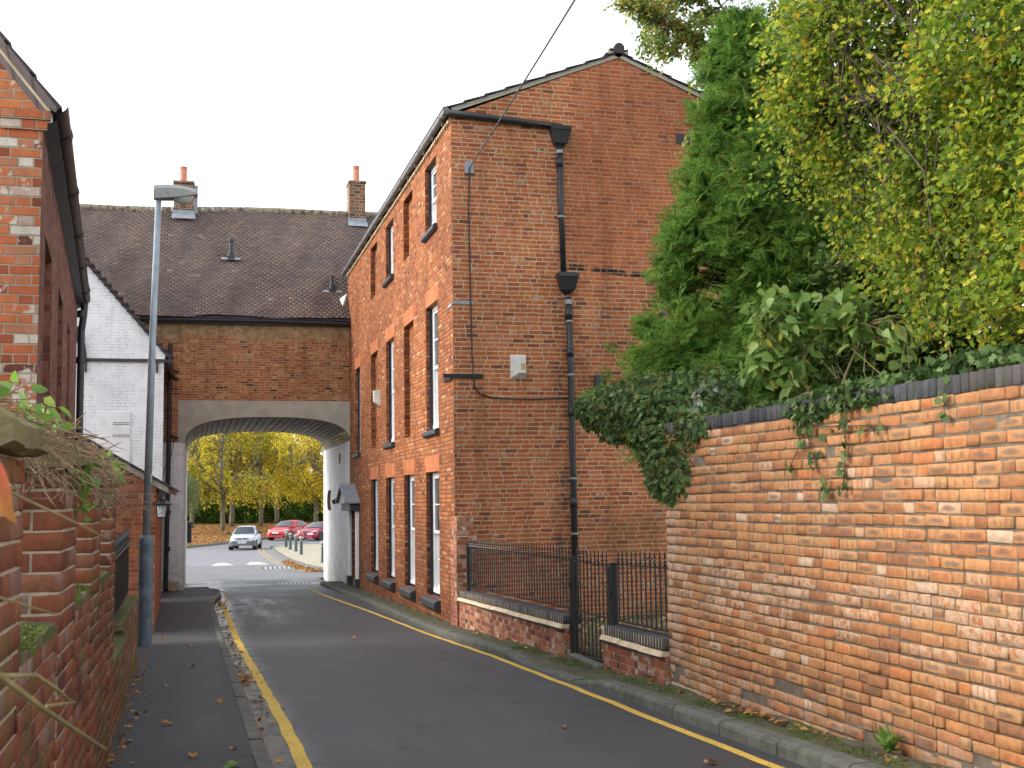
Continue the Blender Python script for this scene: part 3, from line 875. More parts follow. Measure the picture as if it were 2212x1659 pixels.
# ------------------------------------------------------------------ buildings
def holed(mb, mp, us, vs, ops):
    """wall face in (u, v) with recessed openings (u0, u1, v0, v1, depth, closed)"""
    U_ = sorted(set([us[0], us[1]] + [o[0] for o in ops] + [o[1] for o in ops]))
    V_ = sorted(set([vs[0], vs[1]] + [o[2] for o in ops] + [o[3] for o in ops]))
    for i in range(len(U_) - 1):
        for j in range(len(V_) - 1):
            uc, vc = (U_[i] + U_[i + 1]) / 2, (V_[j] + V_[j + 1]) / 2
            if any(o[0] < uc < o[1] and o[2] < vc < o[3] for o in ops):
                continue
            mb.quad(mp(U_[i], V_[j], 0), mp(U_[i + 1], V_[j], 0), mp(U_[i + 1], V_[j + 1], 0), mp(U_[i], V_[j + 1], 0))
    for (a, b, c, d, dep, closed) in ops:
        for (p, q) in (((a, c), (a, d)), ((a, d), (b, d)), ((b, d), (b, c)), ((b, c), (a, c))):
            mb.quad(mp(p[0], p[1], 0), mp(q[0], q[1], 0), mp(q[0], q[1], dep), mp(p[0], p[1], dep))
        if closed:
            mb.quad(mp(a, c, dep), mp(b, c, dep), mp(b, d, dep), mp(a, d, dep))

FX = 4.20
# ---- the three-storey house on the right
house = tag(empty("brick_house", (4.2, 19.68, -2.1)), "tall three-storey orange-red brick house with white sash windows, adjoining the archway", "house")
BAY = 2.505
G_ = [(21.02 + BAY * k, 22.27 + BAY * k, -1.80, .50) for k in range(4)]
F_ = [(21.00 + BAY * k, 22.16 + BAY * k, 1.27, 3.64) for k in range(4)] + [(31.74, 32.78, 1.27, 3.60)]
T_ = [(21.02 + BAY * k, 22.14 + BAY * k, 5.05, 6.35) for k in range(4)]
BL = {('F', 1), ('F', 3), ('T', 1), ('T', 3)}
ops = []
for nm, L_ in (('G', G_), ('F', F_), ('T', T_)):
    for k, (a, b, c, d) in enumerate(L_):
        ops.append((a, b, c, d, .115 if (nm, k) in BL else .34, True))
ops.append((32.22, 33.62, -2.55, -.30, .30, True))
mb = MB()
holed(mb, lambda u, v, d: (FX + d, u, v), (19.68, 34.45), (-3.0, 6.62), ops)
mb.quad((FX, 34.45, -3), (FX + 6.2, 34.45, -3), (FX + 6.2, 34.45, 6.62), (FX, 34.45, 6.62))
mb.quad((10.46, 19.68, -3), (10.46, 34.45, -3), (10.46, 34.45, 6.62), (10.46, 19.68, 6.62))
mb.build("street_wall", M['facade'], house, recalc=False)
mb = MB()
mb.add([(4.2, 19.68, -3), (10.46, 19.68, -3), (10.46, 19.68, 6.66), (7.33, 19.68, 7.97), (4.2, 19.68, 6.66)], [(0, 1, 2, 3, 4)])
MB().add([(4.2, 34.44, 6.6), (10.46, 34.44, 6.6), (7.33, 34.44, 7.9)], [(0, 1, 2)]).build("rear_gable", M['gable'], house, recalc=False)
mb.build("gable_wall", M['gable'], house, recalc=False)
# stub of an older pier at the corner
mb = MB()
mb.cbox(4.12, 4.47, 19.22, 19.677, -2.6, -.62, .01)
mb.cbox(4.14, 4.43, 19.27, 19.677, -.62, -.30, .012)
mb.build("corner_pier", M['lowbrick'], house)

def arc_sill(y0, y1, z, out, h, parent, low=False):
    mb = MB()
    prof = [(.30, 0), (-out + .03, -.035), (-out, -.06), (-out, -h + .03), (-out + .04, -h), (.0, -h), (.30, -h)] if not low else [(.30, .0), (-out + .05, -.05), (-out, -.09), (-out + .005, -h * .72), (-out + .05, -h * .9), (-out + .10, -h), (.30, -h)]
    mb.prism([(FX + p[0], z + p[1]) for p in prof], 'y', y0 - .07, y1 + .05)
    return mb.build("sill", M['sill'], parent)
def window(y0, y1, z0, z1, label=None, low=False, blank=True, sill=True):
    x0 = FX + .125
    mb = MB()
    w = .055
    for (a, b) in ((y0, y0 + w), (y1 - w, y1)):
        mb.box(x0, x0 + .06, a, b, z0 + .05, z1)
    mb.box(x0 - .004, x0 + .058, y0 + w + .001, y1 - w - .001, z1 - .065, z1 - .002)
    mb.box(x0 - .012, x0 + .10, y0 + w + .001, y1 - w - .001, z0 + .05, z0 + .125)
    zm = (z0 + z1) / 2 + .02
    s0, s1 = y0 + w + .004, y1 - w - .004
    for (xa, za, zb) in ((x0 + .015, zm - .02, z1 - .067), (x0 + .062, z0 + .127, zm + .02)):
        for (a, b) in ((s0, s0 + .05), (s1 - .05, s1)):
            mb.box(xa, xa + .04, a, b, za, zb)
        mb.box(xa + .002, xa + .038, s0 + .051, s1 - .051, za, za + .055)
        mb.box(xa + .002, xa + .038, s0 + .051, s1 - .051, zb - .05, zb)
        mb.box(xa + .008, xa + .032, (s0 + s1) / 2 - .011, (s0 + s1) / 2 + .011, za + .056, zb - .051)
        mb.box(xa + .010, xa + .030, s0 + .051, s1 - .051, (za + zb) / 2 - .011, (za + zb) / 2 + .011)
    fr = mb.build("window", M['whitepaint'], house)
    if label:
        fr['label'] = label
    for (xa, za, zb, mt) in ((x0 + .040, zm, z1 - .07, M['glass']), (x0 + .086, z0 + .13, zm, M['blank'] if blank else M['glass'])):
        MB().box(xa, xa + .006, s0 + .03, s1 - .03, za, zb).build("pane", mt, fr)
    MB().box(x0 - .055, x0 - .002, y1 - .035, y1 - .002, z0 + .02, z1 - .002).build("edge_strip", M['navy'], fr)
    if sill:
        arc_sill(y0, y1, z0 + .03, .12 if low else .085, .26 if low else .15, fr, low)
for k, (a, b, c, d) in enumerate(G_):
    window(a, b, c, d, low=True)
for k, (a, b, c, d) in enumerate(F_):
    if ('F', k) not in BL:
        window(a, b, c, d)
for k, (a, b, c, d) in enumerate(T_):
    if ('T', k) not in BL:
        window(a, b, c, d)
for L_ in (G_, F_):
    for (a, b, c, d) in L_:
        MB().add([(FX - .003, a - .01, d), (FX - .003, b + .01, d), (FX - .003, b + .11, d + .30), (FX - .003, a - .11, d + .30)], [(0, 1, 2, 3)]).build("flat_arch", M['lintel'], house, recalc=False)
# gutters, dentils and roof
mb = MB()
mb.tube([(FX - .10, 19.55, 6.70), (FX - .10, 24, 6.695), (FX - .10, 29, 6.70), (FX - .10, 34.85, 6.69)], .062, 10)
for i in range(8):
    y = 19.9 + 2.05 * i
    mb.tube([(FX - .10, y, 6.698), (FX - .10, y + .10, 6.698)], .070, 10)
gt = mb.build("gutter", M['greyiron'], house, smooth=False)
mb = MB()
for i in range(17):
    y = 19.95 + .9 * i
    mb = MB()
    mb.box(FX - .10, FX, y, y + .02, 6.60, 6.62)
    mb.box(FX - .105, FX - .09, y, y + .02, 6.55, 6.64)
    mb.build("gutter_bracket", M['greyiron'], gt)
mb = MB()
for i in range(92):
    y = 19.75 + .16 * i
    mb.box(FX - .045, FX + .02, y, y + .075, 6.545, 6.60)
mb.box(FX - .02, FX + .02, 19.69, 34.44, 6.605, 6.64)
mb.build("dentil_course", M['cream_stone'], house)
P0 = Vector((FX - .13, 0, 6.735))
for nm, sgn, xe in (("a", 1, FX - .13), ("b", -1, 10.60)):
    mb = MB()
    for k in range(9):
        s0, s1 = k * .405, k * .405 + .45
        cs, sn = math.cos(rad(21.6)), math.sin(rad(21.6))
        if s1 > 3.68:
            s1 = 3.70
        def q(s, n_):
            return (xe + sgn * (s * cs - n_ * sn), 6.735 + s * sn + n_ * cs)
        poly = [q(s0, .030), q(s1, .004), q(s1, .022), q(s0, .052)]
        mb.prism(poly, 'y', 19.615, 34.62)
    mb.build("roof", M['slatetile'], house)
    mb = MB()
    mb.prism([(xe + sgn * .14, 6.715), (xe + sgn * .14, 6.80), (xe + sgn * 3.46, 8.115), (xe + sgn * 3.46, 8.04)], 'y', 19.655, 19.70)
    mb.build("verge_mortar", M['concrete'], house, recalc=False)
mb = MB()
y = 19.58
while y < 34.5:
    mb.tube([(7.33, y, 8.115), (7.33, y + .44, 8.115)], [.10, .092], 12)
    y += .45
mb.build("ridge_tile", M['slatetile'], house)
# rainwater pipe on the gable
GYF = 19.68
mb = MB()
mb.tube([(4.06, GYF - .08, 6.69), (5.0, GYF - .075, 6.64), (6.22, GYF - .075, 6.565)], .058, 10)
gut = mb.build("gutter", M['blackplastic'], house, smooth=True)
def hopper(x, z, parent):
    mb = MB()
    P = []
    for (hw, dy, zz) in ((.185, .20, 0), (.185, .20, -.07), (.175, .19, -.08), (.12, .14, -.30), (.055, .07, -.36)):
        P.append([(x - hw, GYF - .01, z + zz), (x - hw, GYF - .01 - dy, z + zz), (x + hw, GYF - .01 - dy, z + zz), (x + hw, GYF - .01, z + zz), (x - hw, GYF - .01, z + zz)])
    mb.grid(P)
    mb.quad(P[0][0], P[0][1], P[0][2], P[0][3])
    return mb.build("hopper", M['blackplastic'], parent)
mb = MB()
mb.tube([(6.16, GYF - .07, 6.22), (6.165, GYF - .07, 5.2), (6.19, GYF - .07, 3.9)], .052, 12)
mb.tube([(6.27, GYF - .07, 3.5), (6.29, GYF - .07, 2.2), (6.29, GYF - .07, .6), (6.30, GYF - .07, -2.05)], .056, 12)
for x_, z_ in ((6.16, 6.0), (6.27, 3.28), (6.28, 2.6), (6.29, 1.55), (6.29, -.02)):
    mb.tube([(x_, GYF - .07, z_), (x_, GYF - .07, z_ - .16)], .066, 12)
pipe = mb.build("downpipe", M['blackplastic'], house, smooth=True)
hopper(6.17, 6.56, pipe)
hopper(6.25, 3.92, pipe)
for x_, z_, h_ in ((6.16, 6.14, .06), (6.165, 4.95, .03), (6.27, 3.45, .08), (6.275, 3.08, .03), (6.29, 2.14, .03), (6.295, .33, .03), (6.30, -.62, .03)):
    MB().tube([(x_, GYF - .07, z_), (x_, GYF - .07, z_ - h_)], .0675, 12).build("joint_ring", M['silverband'], pipe)
mb = MB()
mb.tube([(8.03, GYF - .07, 4.05), (8.03, GYF - .07, 1.5)], .05, 10)
mb.tube([(6.80, GYF - .09, 2.12), (6.80, GYF - .09, 1.8)], .085, 10)
mb.build("downpipe", M['blackplastic'], house)
# small fittings
def alarm(frame, parent, tag_col=True):
    """frame(a, b, out): across, up, out of the wall"""
    mb = MB()
    base = [(-.15, -.20), (.15, -.20), (.15, .20), (-.15, .20)]
    fr = [(-.02, -.11), (.12, -.11), (.12, .16), (-.02, .16)]
    vs = [frame(a, b, 0) for a, b in base] + [frame(a, b, .11) for a, b in fr]
    mb.add(vs, [(4, 5, 6, 7)] + [(i, (i + 1) % 4, 4 + (i + 1) % 4, 4 + i) for i in range(4)])
    bx = mb.build("alarm_box", M['plasticbox'], parent)
    mb = MB()
    for i in range(4):
        z = .12 - .022 * i
        mb.add([frame(-.115, z, .026), frame(-.055, z, .078), frame(-.055, z - .008, .078), frame(-.115, z - .008, .026)], [(0, 1, 2, 3)])
    mb.build("louvre", M['blackplastic'], bx, recalc=False)
    if tag_col:
        MB().add([frame(.03, -.06, .114), frame(.105, -.06, .114), frame(.105, .05, .114), frame(.03, .05, .114)], [(0, 1, 2, 3)]).build("faded_label", M['yellowed'], bx, recalc=False)
    return bx
alarm(lambda a, b, o: (5.35 + a * .95, GYF - o - .002, 2.26 + b * 1.05), house)['label'] = "off-white alarm box with a yellowed label on the gable"
alarm(lambda a, b, o: (FX - o * 1.4 - .002, 28.2 - a * .9, 2.44 + b), house, False)['label'] = "off-white alarm box between the street windows"
mb = MB()
mb.box(4.19, 4.57, GYF - .014, GYF - .002, 3.33, 3.39)
mb.box(FX - .014, FX - .002, 19.70, 20.0, 3.30, 3.36)
mb.build("fixing_plate", M['lead'], house)
mb = MB()
mb.box(4.02, 4.72, GYF - .032, GYF - .003, 2.05, 2.12)
mb.box(FX - .035, FX - .003, 19.72, 20.35, 2.03, 2.10)
mb.build("iron_tie", M['blackiron'], house)
MB().box(8.42, 8.70, GYF - .006, GYF - .002, 6.42, 6.62).build("air_brick", M['blackplastic'], house)
MB().cbox(4.44, 4.60, GYF - .03, GYF - .002, 5.64, 5.86).build("cable_bracket", M['lead'], house)
mb = MB()
pts = [(4.52, GYF - .04, 5.75), (4.50, GYF - .02, 5.0), (4.51, GYF - .02, 3.9), (4.53, GYF - .02, 2.4), (4.55, GYF - .045, 2.08), (4.56, GYF - .02, 1.92), (4.66, GYF - .02, 1.78), (4.90, GYF - .02, 1.71), (5.6, GYF - .02, 1.69), (6.2, GYF - .02, 1.72), (6.7, GYF - .02, 1.70)]
mb.tube(pts, .013, 6)
mb.build("surface_cable", M['cable'], house)
# front door with its little lead roof
mb = MB()
mb.box(FX + .20, FX + .26, 32.23, 33.61, -2.55, -.31)
for (a, b) in ((32.35, 32.85), (33.0, 33.5)):
    mb.box(FX + .185, FX + .20, a, b, -1.35, -.5)
    mb.box(FX + .185, FX + .20, a, b, -2.3, -1.5)
dr = mb.build("door", M['blackiron'], house)
mb = MB()
for (a, b) in ((32.02, 32.20), (33.64, 33.82)):
    MB().cbox(FX - .085, FX - .001, a, b, -2.12, -.30, .008).build("pilaster", M['whitepaint'], dr)
mb = MB()
for (a, b) in ((31.98, 32.235), (33.605, 33.86)):
    MB().cbox(FX - .13, FX - .001, a, b, -2.60, -2.12, .012).build("plinth", M['sill'], dr)
MB().cbox(FX - .26, FX - .001, 31.93, 33.91, -.30, -.10, .012).build("frieze", M['sill'], dr)
mb = MB()
apex = (32.92, .40)
for sgn, ye in ((-1, 31.82), (1, 34.02)):
    mb.prism([(ye, -.095), (ye, -.04), (apex[0], apex[1] + .05), (apex[0], apex[1] - .01)], 'x', FX - .42, FX - .001)
mb.prism([(31.95, -.09), (33.89, -.09), (apex[0], apex[1] - .03)], 'x', FX - .34, FX - .002)
mb.build("canopy", M['lead'], dr)

# ---- the archway building across the street
AY = 34.0
arch = tag(empty("archway_building", (1.9, 34, -2.4)), "brick building bridging the street over a rendered arch, under a long brown tiled roof", "building")
def arc_z(x, top=.70):
    t_ = min(1.0, abs(x - 1.92) / 2.28)
    return 1.67 + top * (1 - t_ ** 2.6) ** (1 / 2.6)
NA = 34
xs = [1.92 - 2.28 * math.cos(math.pi * i / NA) for i in range(NA + 1)]
for yy in (AY - .025, 41.3):
    mb = MB()
    for i in range(NA):
        a, b = xs[i], xs[i + 1]
        mb.quad((a, yy, arc_z(a)), (b, yy, arc_z(b)), (b, yy, 2.83), (a, yy, 2.83))
    mb.quad((-.56, yy, 1.66), (-.36, yy, 1.66), (-.36, yy, 2.83), (-.56, yy, 2.83))
    if yy > 40:
        mb.build("rear_arch", M['concrete'], arch, recalc=False)
        mb = front_mb
    else:
        front_mb = mb
mb.quad((-.56, AY - .025, 2.83), (4.198, AY - .025, 2.83), (4.198, AY + .01, 2.83), (-.56, AY + .01, 2.83))
mb.quad((-.56, AY - .025, 1.66), (-.56, AY + .01, 1.66), (-.56, AY + .01, 2.83), (-.56, AY - .025, 2.83))
mb.quad((-.56, AY - .025, 1.66), (-.36, AY - .025, 1.66), (-.36, AY + .2, 1.66), (-.56, AY + .2, 1.66))
mb.build("rendered_arch", M['concrete'], arch, recalc=False)
mb = MB()
for i in range(NA):                      # board-marked soffit, one strip per board with a groove beside it
    a, b = xs[i], xs[i + 1]
    za, zb = arc_z(a), arc_z(b)
    d = Vector((b - a, 0, zb - za))
    n_ = Vector((-d.z, 0, d.x)).normalized()
    e = d * .13
    A0, B0 = Vector((a, 0, za)), Vector((b, 0, zb))
    p = [A0 + e, B0 - e]
    j = n_ * RNG.uniform(0, .012)
    gq = n_ * .045
    for y0, y1 in ((AY - .024, 41.3),):
        W = lambda v, y: (v.x, y, v.z)
        mb.quad(W(p[0] + j, y0), W(p[1] + j, y0), W(p[1] + j, y1), W(p[0] + j, y1))
        mb.quad(W(A0 + gq, y0), W(p[0] + gq, y0), W(p[0] + gq, y1), W(A0 + gq, y1))
        mb.quad(W(p[1] + gq, y0), W(B0 + gq, y0), W(B0 + gq, y1), W(p[1] + gq, y1))
        mb.quad(W(p[0] + j, y0), W(p[0] + gq, y0), W(p[0] + gq, y1), W(p[0] + j, y1))
        mb.quad(W(p[1] + j, y0), W(p[1] + gq, y0), W(p[1] + gq, y1), W(p[1] + j, y1))
mb.build("soffit", M['soffit'], arch, recalc=False)
mb = MB()
mb.quad((-9, AY, 2.832), (4.19, AY, 2.832), (4.19, AY, 5.22), (-9, AY, 5.22))
mb.quad((-9, AY, 1.63), (-.561, AY, 1.63), (-.561, AY, 2.832), (-9, AY, 2.832))
mb.quad((-9, 41.29, 2.832), (6.2, 41.29, 2.832), (6.2, 41.29, 5.22), (-9, 41.29, 5.22))
mb.quad((-9, AY, -2.8), (-1.3, AY, -2.8), (-1.3, AY, 1.63), (-9, AY, 1.63))
mb.quad((4.19, AY + .46, 2.4), (6.2, AY + .46, 2.4), (6.2, 41.29, 5.2), (4.19, 41.29, 5.2))
mb.build("front_wall", M['archbrick'], arch, recalc=False)
mb = MB()                                 # white painted legs of the arch
r_ = .13
prof = [(-1.35, AY - .012)] + [(-.36 - r_ + r_ * math.sin(rad(a)), AY - .012 + r_ - r_ * math.cos(rad(a))) for a in range(0, 91, 15)] + [(-.36, 41.3), (-.5, 41.31), (-9, 41.31)]
P = [[(x, y, z) for z in (-3.0, -2.1, 1.655)] for x, y in prof]
mb.grid(P)
mb.quad((-1.35, AY - .012, 1.655), (-.36, AY - .012, 1.655), (-.36, AY + .2, 1.655), (-1.35, AY + .2, 1.655))
mb.build("whitewashed_leg", M['white'], arch, recalc=False)
mb = MB()
prof = [(FX - .006, 34.0), (FX - .006, 41.32), (FX + .2, 41.33), (8, 41.33)]
mb.grid([[(x, y, z) for z in (-3.0, 0, 1.70)] for x, y in prof])
mb.build("whitewashed_leg", M['white'], arch, recalc=False)
MB().add([(-.9, AY - .04, -2.7), (-.5, AY - .10, -2.7), (-.36, AY + .05, -2.7), (-.36, AY + .3, -2.7), (-.9, AY - .02, -2.15), (-.5, AY - .03, -2.15), (-.365, AY + .10, -2.2), (-.359, AY + .3, -2.2)],
         [(0, 1, 5, 4), (1, 2, 6, 5), (2, 3, 7, 6)]).build("worn_foot", M['mortar_dark'], arch, recalc=False)
# tiled roof, every tile
EY, EZ, RY = 33.72, 5.16, 37.5
def ridge_z(x):
    return 9.08 + .022 * x + .03 * math.sin(x * .9)
SL = math.hypot(RY - EY, 4.0)
nrow = int(SL / .102)
tw_ = .168
cols = int(10.8 / tw_)
pos_, size_, wid_, nr_ = [], [], [], []
for r in range(nrow):
    s = r * .102
    for c in range(cols):
        x = -4.9 + (c + (.5 if r % 2 else 0)) * tw_
        if x > 5.75:
            continue
        sag = -.05 * math.sin(math.pi * s / SL) * (1 + .6 * math.sin(x * .8 + 1)) + .02 * math.sin(x * 2.3 + r * .09) + .012 * math.sin(x * 5.1 - r * .2)
        fr = s / SL + (.007 if x > -.05 else 0) + .0035 * math.sin(x * 1.7 + .4) + RNG.normal(0, .0007)
        hz = EZ + fr * (ridge_z(x) - EZ)
        yy = EY + fr * (RY - EY)
        nv = Vector((0, -(ridge_z(x) - EZ), RY - EY)).normalized()
        pos_.append((x, yy + nv.y * sag, hz + nv.z * sag))
        nr_.append((RNG.normal(0, .004), nv.y + RNG.normal(0, .010), nv.z))
N = len(pos_)
tv = [(-.5, 0, .034), (.5, 0, .034), (.5, 1, .004), (-.5, 1, .004), (-.5, 0, 0), (.5, 0, 0), (.5, 1, -.01), (-.5, 1, -.01)]
tv = [(a * .1672, b * .165, c) for a, b, c in tv]
stamp("roof", tv, None, [(0, 1, 2, 3), (0, 4, 5, 1), (1, 5, 6, 2), (0, 3, 7, 4)], pos_, np.tile([1.0, 0, 0], (N, 1)), nr_, np.ones(N) * 1.0, M['claytile'], arch)
roof_under = MB()
P = [[(x, EY + .03, EZ - .03), (x, (EY + RY) / 2, (EZ + ridge_z(x)) / 2 - .30), (x, RY, ridge_z(x) - .03), (x, 41.6, EZ)] for x in np.linspace(-9, 6.2, 30)]
roof_under.grid(P)
roof_under.build("roof_felt", M['slate'], arch)
mb = MB()
x = -4.9
while x < 5.6:
    mb.tube([(x, RY, ridge_z(x) + .01), (x + .30, RY, ridge_z(x + .3) + .015)], [.115, .108], 10)
    x += .31
mb.build("ridge_tile", mossy("lichened_ridge_tile", (.16, .12, .09), (.34, .31, .22), .7, .4, .55, 9), arch)
mb = MB()
mb.tube([(-3.2, AY - .18, 5.10), (-1, AY - .18, 5.07), (2, AY - .18, 5.085), (4.14, AY - .18, 5.06)], .06, 10)
mb.box(-3.2, 4.18, AY - .14, AY + .02, 4.99, 5.12)
mb.build("gutter", M['blackplastic'], arch)
def chimney(x0, x1, y0, y1, zb, zt, px, pz):
    mb = MB()
    mb.cbox(x0, x1, y0, y1, zb - .7, zt - .09, .008)
    mb.cbox(x0 - .025, x1 + .025, y0 - .025, y1 + .025, zt - .09, zt, .008)
    ch = mb.build("chimney", M['stackbrick'], arch)
    cy = (y0 + y1) / 2
    MB().lathe([(.14, 0), (.145, .03), (.11, .06), (.105, pz - .10), (.118, pz - .09), (.118, pz - .06), (.105, pz - .05), (.118, pz - .03), (.118, pz), (.085, pz), (.085, pz - .2)], 16, (px, cy, zt)).build("chimney_pot", M['claypot'], ch, smooth=False)
    nm = Vector((0, -4.0, 3.78)).normalized()
    mb = MB()
    mb.box(x0 - .02, x1 + .02, y0 - .022, y1, zb - .18, zb + .02)
    zf = zb - .18
    mb.add([(x0 - .05, y0 - .20, zf - .10), (x1 + .05, y0 - .20, zf - .10), (x1 + .05, y0 - .02, zf + .08), (x0 - .05, y0 - .02, zf + .08)], [(0, 1, 2, 3)])
    mb.build("lead_flashing", M['lead'], ch, recalc=False)
    return ch
chimney(-.82, -.22, 37.1, 37.75, 8.95, 9.90, -.54, .52)
MB().box(-.215, -.10, 37.2, 37.5, 8.9, 9.80).build("render_haunch", M['lead'], arch)
chimney(4.58, 5.10, 37.1, 37.75, 8.95, 10.20, 4.84, .55)
def roof_vent(x, y, z, h, cap):
    mb = MB()
    mb.lathe([(.10, -.05), (.10, .06), (.06, .09), (.055, .12), (.055, h - .1)] + ([(.095, h - .10), (.095, h - .02), (.06, h)] if cap else [(.06, h - .02), (.04, h)]), 14, (x, y, z))
    mb.box(x - .10, x + .10, y - .16, y + .05, z - .16, z - .05)
    v = mb.build("roof_vent", M['blackplastic'], arch)
    MB().add([(x - .28, y - .17, z - .165), (x + .28, y - .17, z - .165), (x + .28, y - .09, z - .085), (x - .28, y - .09, z - .085)], [(0, 1, 2, 3)]).build("flashing", M['lead'], v, recalc=False)
roof_vent(.87, 35.75, 7.34, .50, True)
roof_vent(3.77, 34.75, 6.26, .38, False)
MB().add([(4.0, 34.05, 5.62), (4.16, 34.3, 5.72), (4.17, 34.42, 6.05), (3.95, 34.4, 5.88)], [(0, 1, 2, 3)]).build("valley_lead", plain("bright_lead", (.5, .5, .5), .5), arch)
# drainpipe at the left leg
mb = MB()
mb.tube([(-.78, AY - .16, 4.4), (-.79, AY - .14, 3.6), (-.80, AY - .12, 1.0), (-.83, AY - .12, -2.30), (-.80, AY - .25, -2.38)], .062, 12)
for z in (4.1, 3.3, 2.6, -.2, -1.2):
    mb.tube([(-.80, AY - .13, z), (-.80, AY - .13, z - .12)], .078, 12)
for z in (3.75, 3.55, 1.9):
    mb.tube([(-.80, AY - .12, z), (-.62, AY - .07, z - .12), (-.55, AY - .03, z - .12)], .03, 8)
mb.build("drainpipe", M['blackplastic'], arch)
mb = MB()
mb.tube([(-.66, AY - .03, 1.7), (-.75, AY - .04, 1.2), (-.92, AY - .05, .9), (-.98, AY - .05, .5)], .010, 6)
mb.build("loose_cable", M['cable'], arch)
# iron wall anchors, lamp, small box inside the passage
mb = MB()
for k in range(3):
    y = 39.5 - k * .32
    mb.tube([(FX - .03, y - .02, -.32), (FX - .04, y + .06, -.2), (FX - .05, y + .09, 0.0), (FX - .04, y + .06, .2), (FX - .03, y - .02, .32)], .018, 6)
    mb.tube([(FX - .05, y + .09, 0), (FX - .05, y - .12, 0)], .016, 6)
mb.build("wall_anchor", M['rust'], arch)
mb = MB()
mb.cbox(FX - .14, FX - .007, 35.3, 35.45, -.10, .10)
mb.tube([(FX - .12, 35.4, .05), (FX - .30, 35.55, -.06)], .07, 10)
mb.build("floodlight", M['blackplastic'], arch)
MB().box(FX - .03, FX - .007, 36.3, 36.5, 1.12, 1.42).build("grille", M['rust'], arch)
mb = MB()
mb.cbox(-.36, -.20, 41.32, 41.62, -1.35, -.65, .02)
mb.build("meter_cabinet", M['blackplastic'], arch)

# ---- whitewashed gable house
wh = tag(empty("whitewashed_house", (-2.8, 30.5, -2.4)), "whitewashed brick house with a steep gable and a bricked-up window", "house")
WY = 30.5
mb = MB()
mb.add([(-7.5, WY, -2.8), (-.86, WY, -2.8), (-.86, WY, 3.50), (-7.5, WY, 3.50)], [(0, 1, 2, 3)])
mb.quad((-.86, WY, -2.8), (-.95, 33.99, -2.8), (-.95, 33.99, 3.6), (-.86, WY, 3.6))
mb.build("wall", M['white'], wh, recalc=False)
mb = MB()
mb.add([(-7.6, WY - .06, 3.56), (-.84, WY - .06, 3.56), (-.82, WY - .06, 3.66), (-4.2, WY - .06, 7.62), (-7.6, WY - .06, 3.66)], [(0, 1, 2, 3, 4)])
mb.build("gable", M['white'], wh, recalc=False)
mb = MB()
mb.box(-7.6, -.80, WY - .07, WY, 3.485, 3.555)
mb.build("drip_ledge", M['blackplastic'], wh)
mb = MB()
for sgn in (1,):
    mb.prism([(-.70, 3.52), (-.66, 3.60), (-4.2, 7.76), (-4.2, 7.62)], 'y', WY - .14, WY + 3.4)
    mb.prism([(-7.72, 3.52), (-7.76, 3.60), (-4.2, 7.76), (-4.2, 7.62)], 'y', WY - .14, WY + 3.4)
rf = mb.build("roof", M['slatetile'], wh)
mb = MB()
for k in range(26):
    t0 = k / 26
    x0, z0 = -.66 - 3.54 * t0, 3.60 + 4.16 * t0
    mb.box(x0 - .14, x0 + .03, WY - .17, WY + .2, z0 + .0, z0 + .05)
mb.build("verge_tile", M['slatetile'], rf)
mb = MB()
mb.tube([(-.72, WY - .10, 3.52), (-.72, 33.8, 3.5)], .06, 10)
mb.build("gutter", M['blackplastic'], wh)
for z in (1.92, 1.965, 1.62, 1.665):
    mb = MB()
    for k in range(11):
        mb.box(-2.04 + k * .036, -2.016 + k * .036, WY - .022, WY + .01, z, z + .02)
    mb.build("air_brick", M['ink'], wh)
mb = MB()
mb.cbox(-2.40, -1.62, WY - .018, WY - .0, .62, 2.26, .008)
mb.build("blocked_window", plain("white_painted_panel", (.68, .67, .67), .7, .10, 3, bump=.4), wh)
for x in (-2.72, -1.05):
    MB().box(x, x + .05, WY - .06, WY, 3.22, 3.48).build("bracket", M['blackiron'], wh)
mb = MB()
mb.tube([(-3.05, WY - .1, 3.3), (-2.95, WY - .30, 3.12)], .05, 8)
mb.build("wall_fitting", M['blackiron'], wh)
mb = MB()
mb.tube([(-2.75, WY - .1, 3.5), (-2.8, WY - .1, 3.9), (-2.95, WY - .1, 4.3)], .09, 10)
mb.build("vent_pipe", M['blackplastic'], wh)

# ---- near brick house on the left
lh = tag(empty("brick_house", (-1.2, 9.6, -1.7)), "near mottled red and cream brick house with black gutter and narrow blind recesses", "house")
LD = Vector((-.0655, 1, 0)).normalized()
def LS(s, z, d):          # along the side wall, up, into the wall
    return (-1.2 + LD.x * s - LD.y * d, 9.6 + LD.y * s + LD.x * d, z)
mb = MB()
holed(mb, LS, (0, 9.3), (-2.4, 3.05), [(.68, 1.84, -.9, 2.22, .12, True), (3.2, 4.28, -.9, 2.22, .12, True), (5.75, 6.62, -.9, 2.22, .12, True)])
mb.build("side_wall", M['leftside'], lh, recalc=False)
mb = MB()
mb.add([(-7.4, 9.6, -2.4), (-1.2, 9.6, -2.4), (-1.2, 9.6, 3.02), (-4.3, 9.6, 6.95), (-7.4, 9.6, 3.02)], [(0, 1, 2, 3, 4)])
mb.build("gable_wall", M['leftbrick'], lh, recalc=False)
mb = MB()
mb.box(-1.5, -1.14, 9.565, 9.595, 2.98, 3.05)
mb.box(-1.5, -1.165, 9.58, 9.597, 2.90, 2.978)
mb.build("corbel", M['leftbrick'], lh)
MB().add([(-1.15, 9.585, 3.06), (-4.3, 9.585, 7.055), (-4.3, 9.585, 7.015), (-1.175, 9.585, 3.06)], [(0, 1, 2, 3)]).build("verge_mortar", M['cream_stone'], lh, recalc=False)
mb = MB()
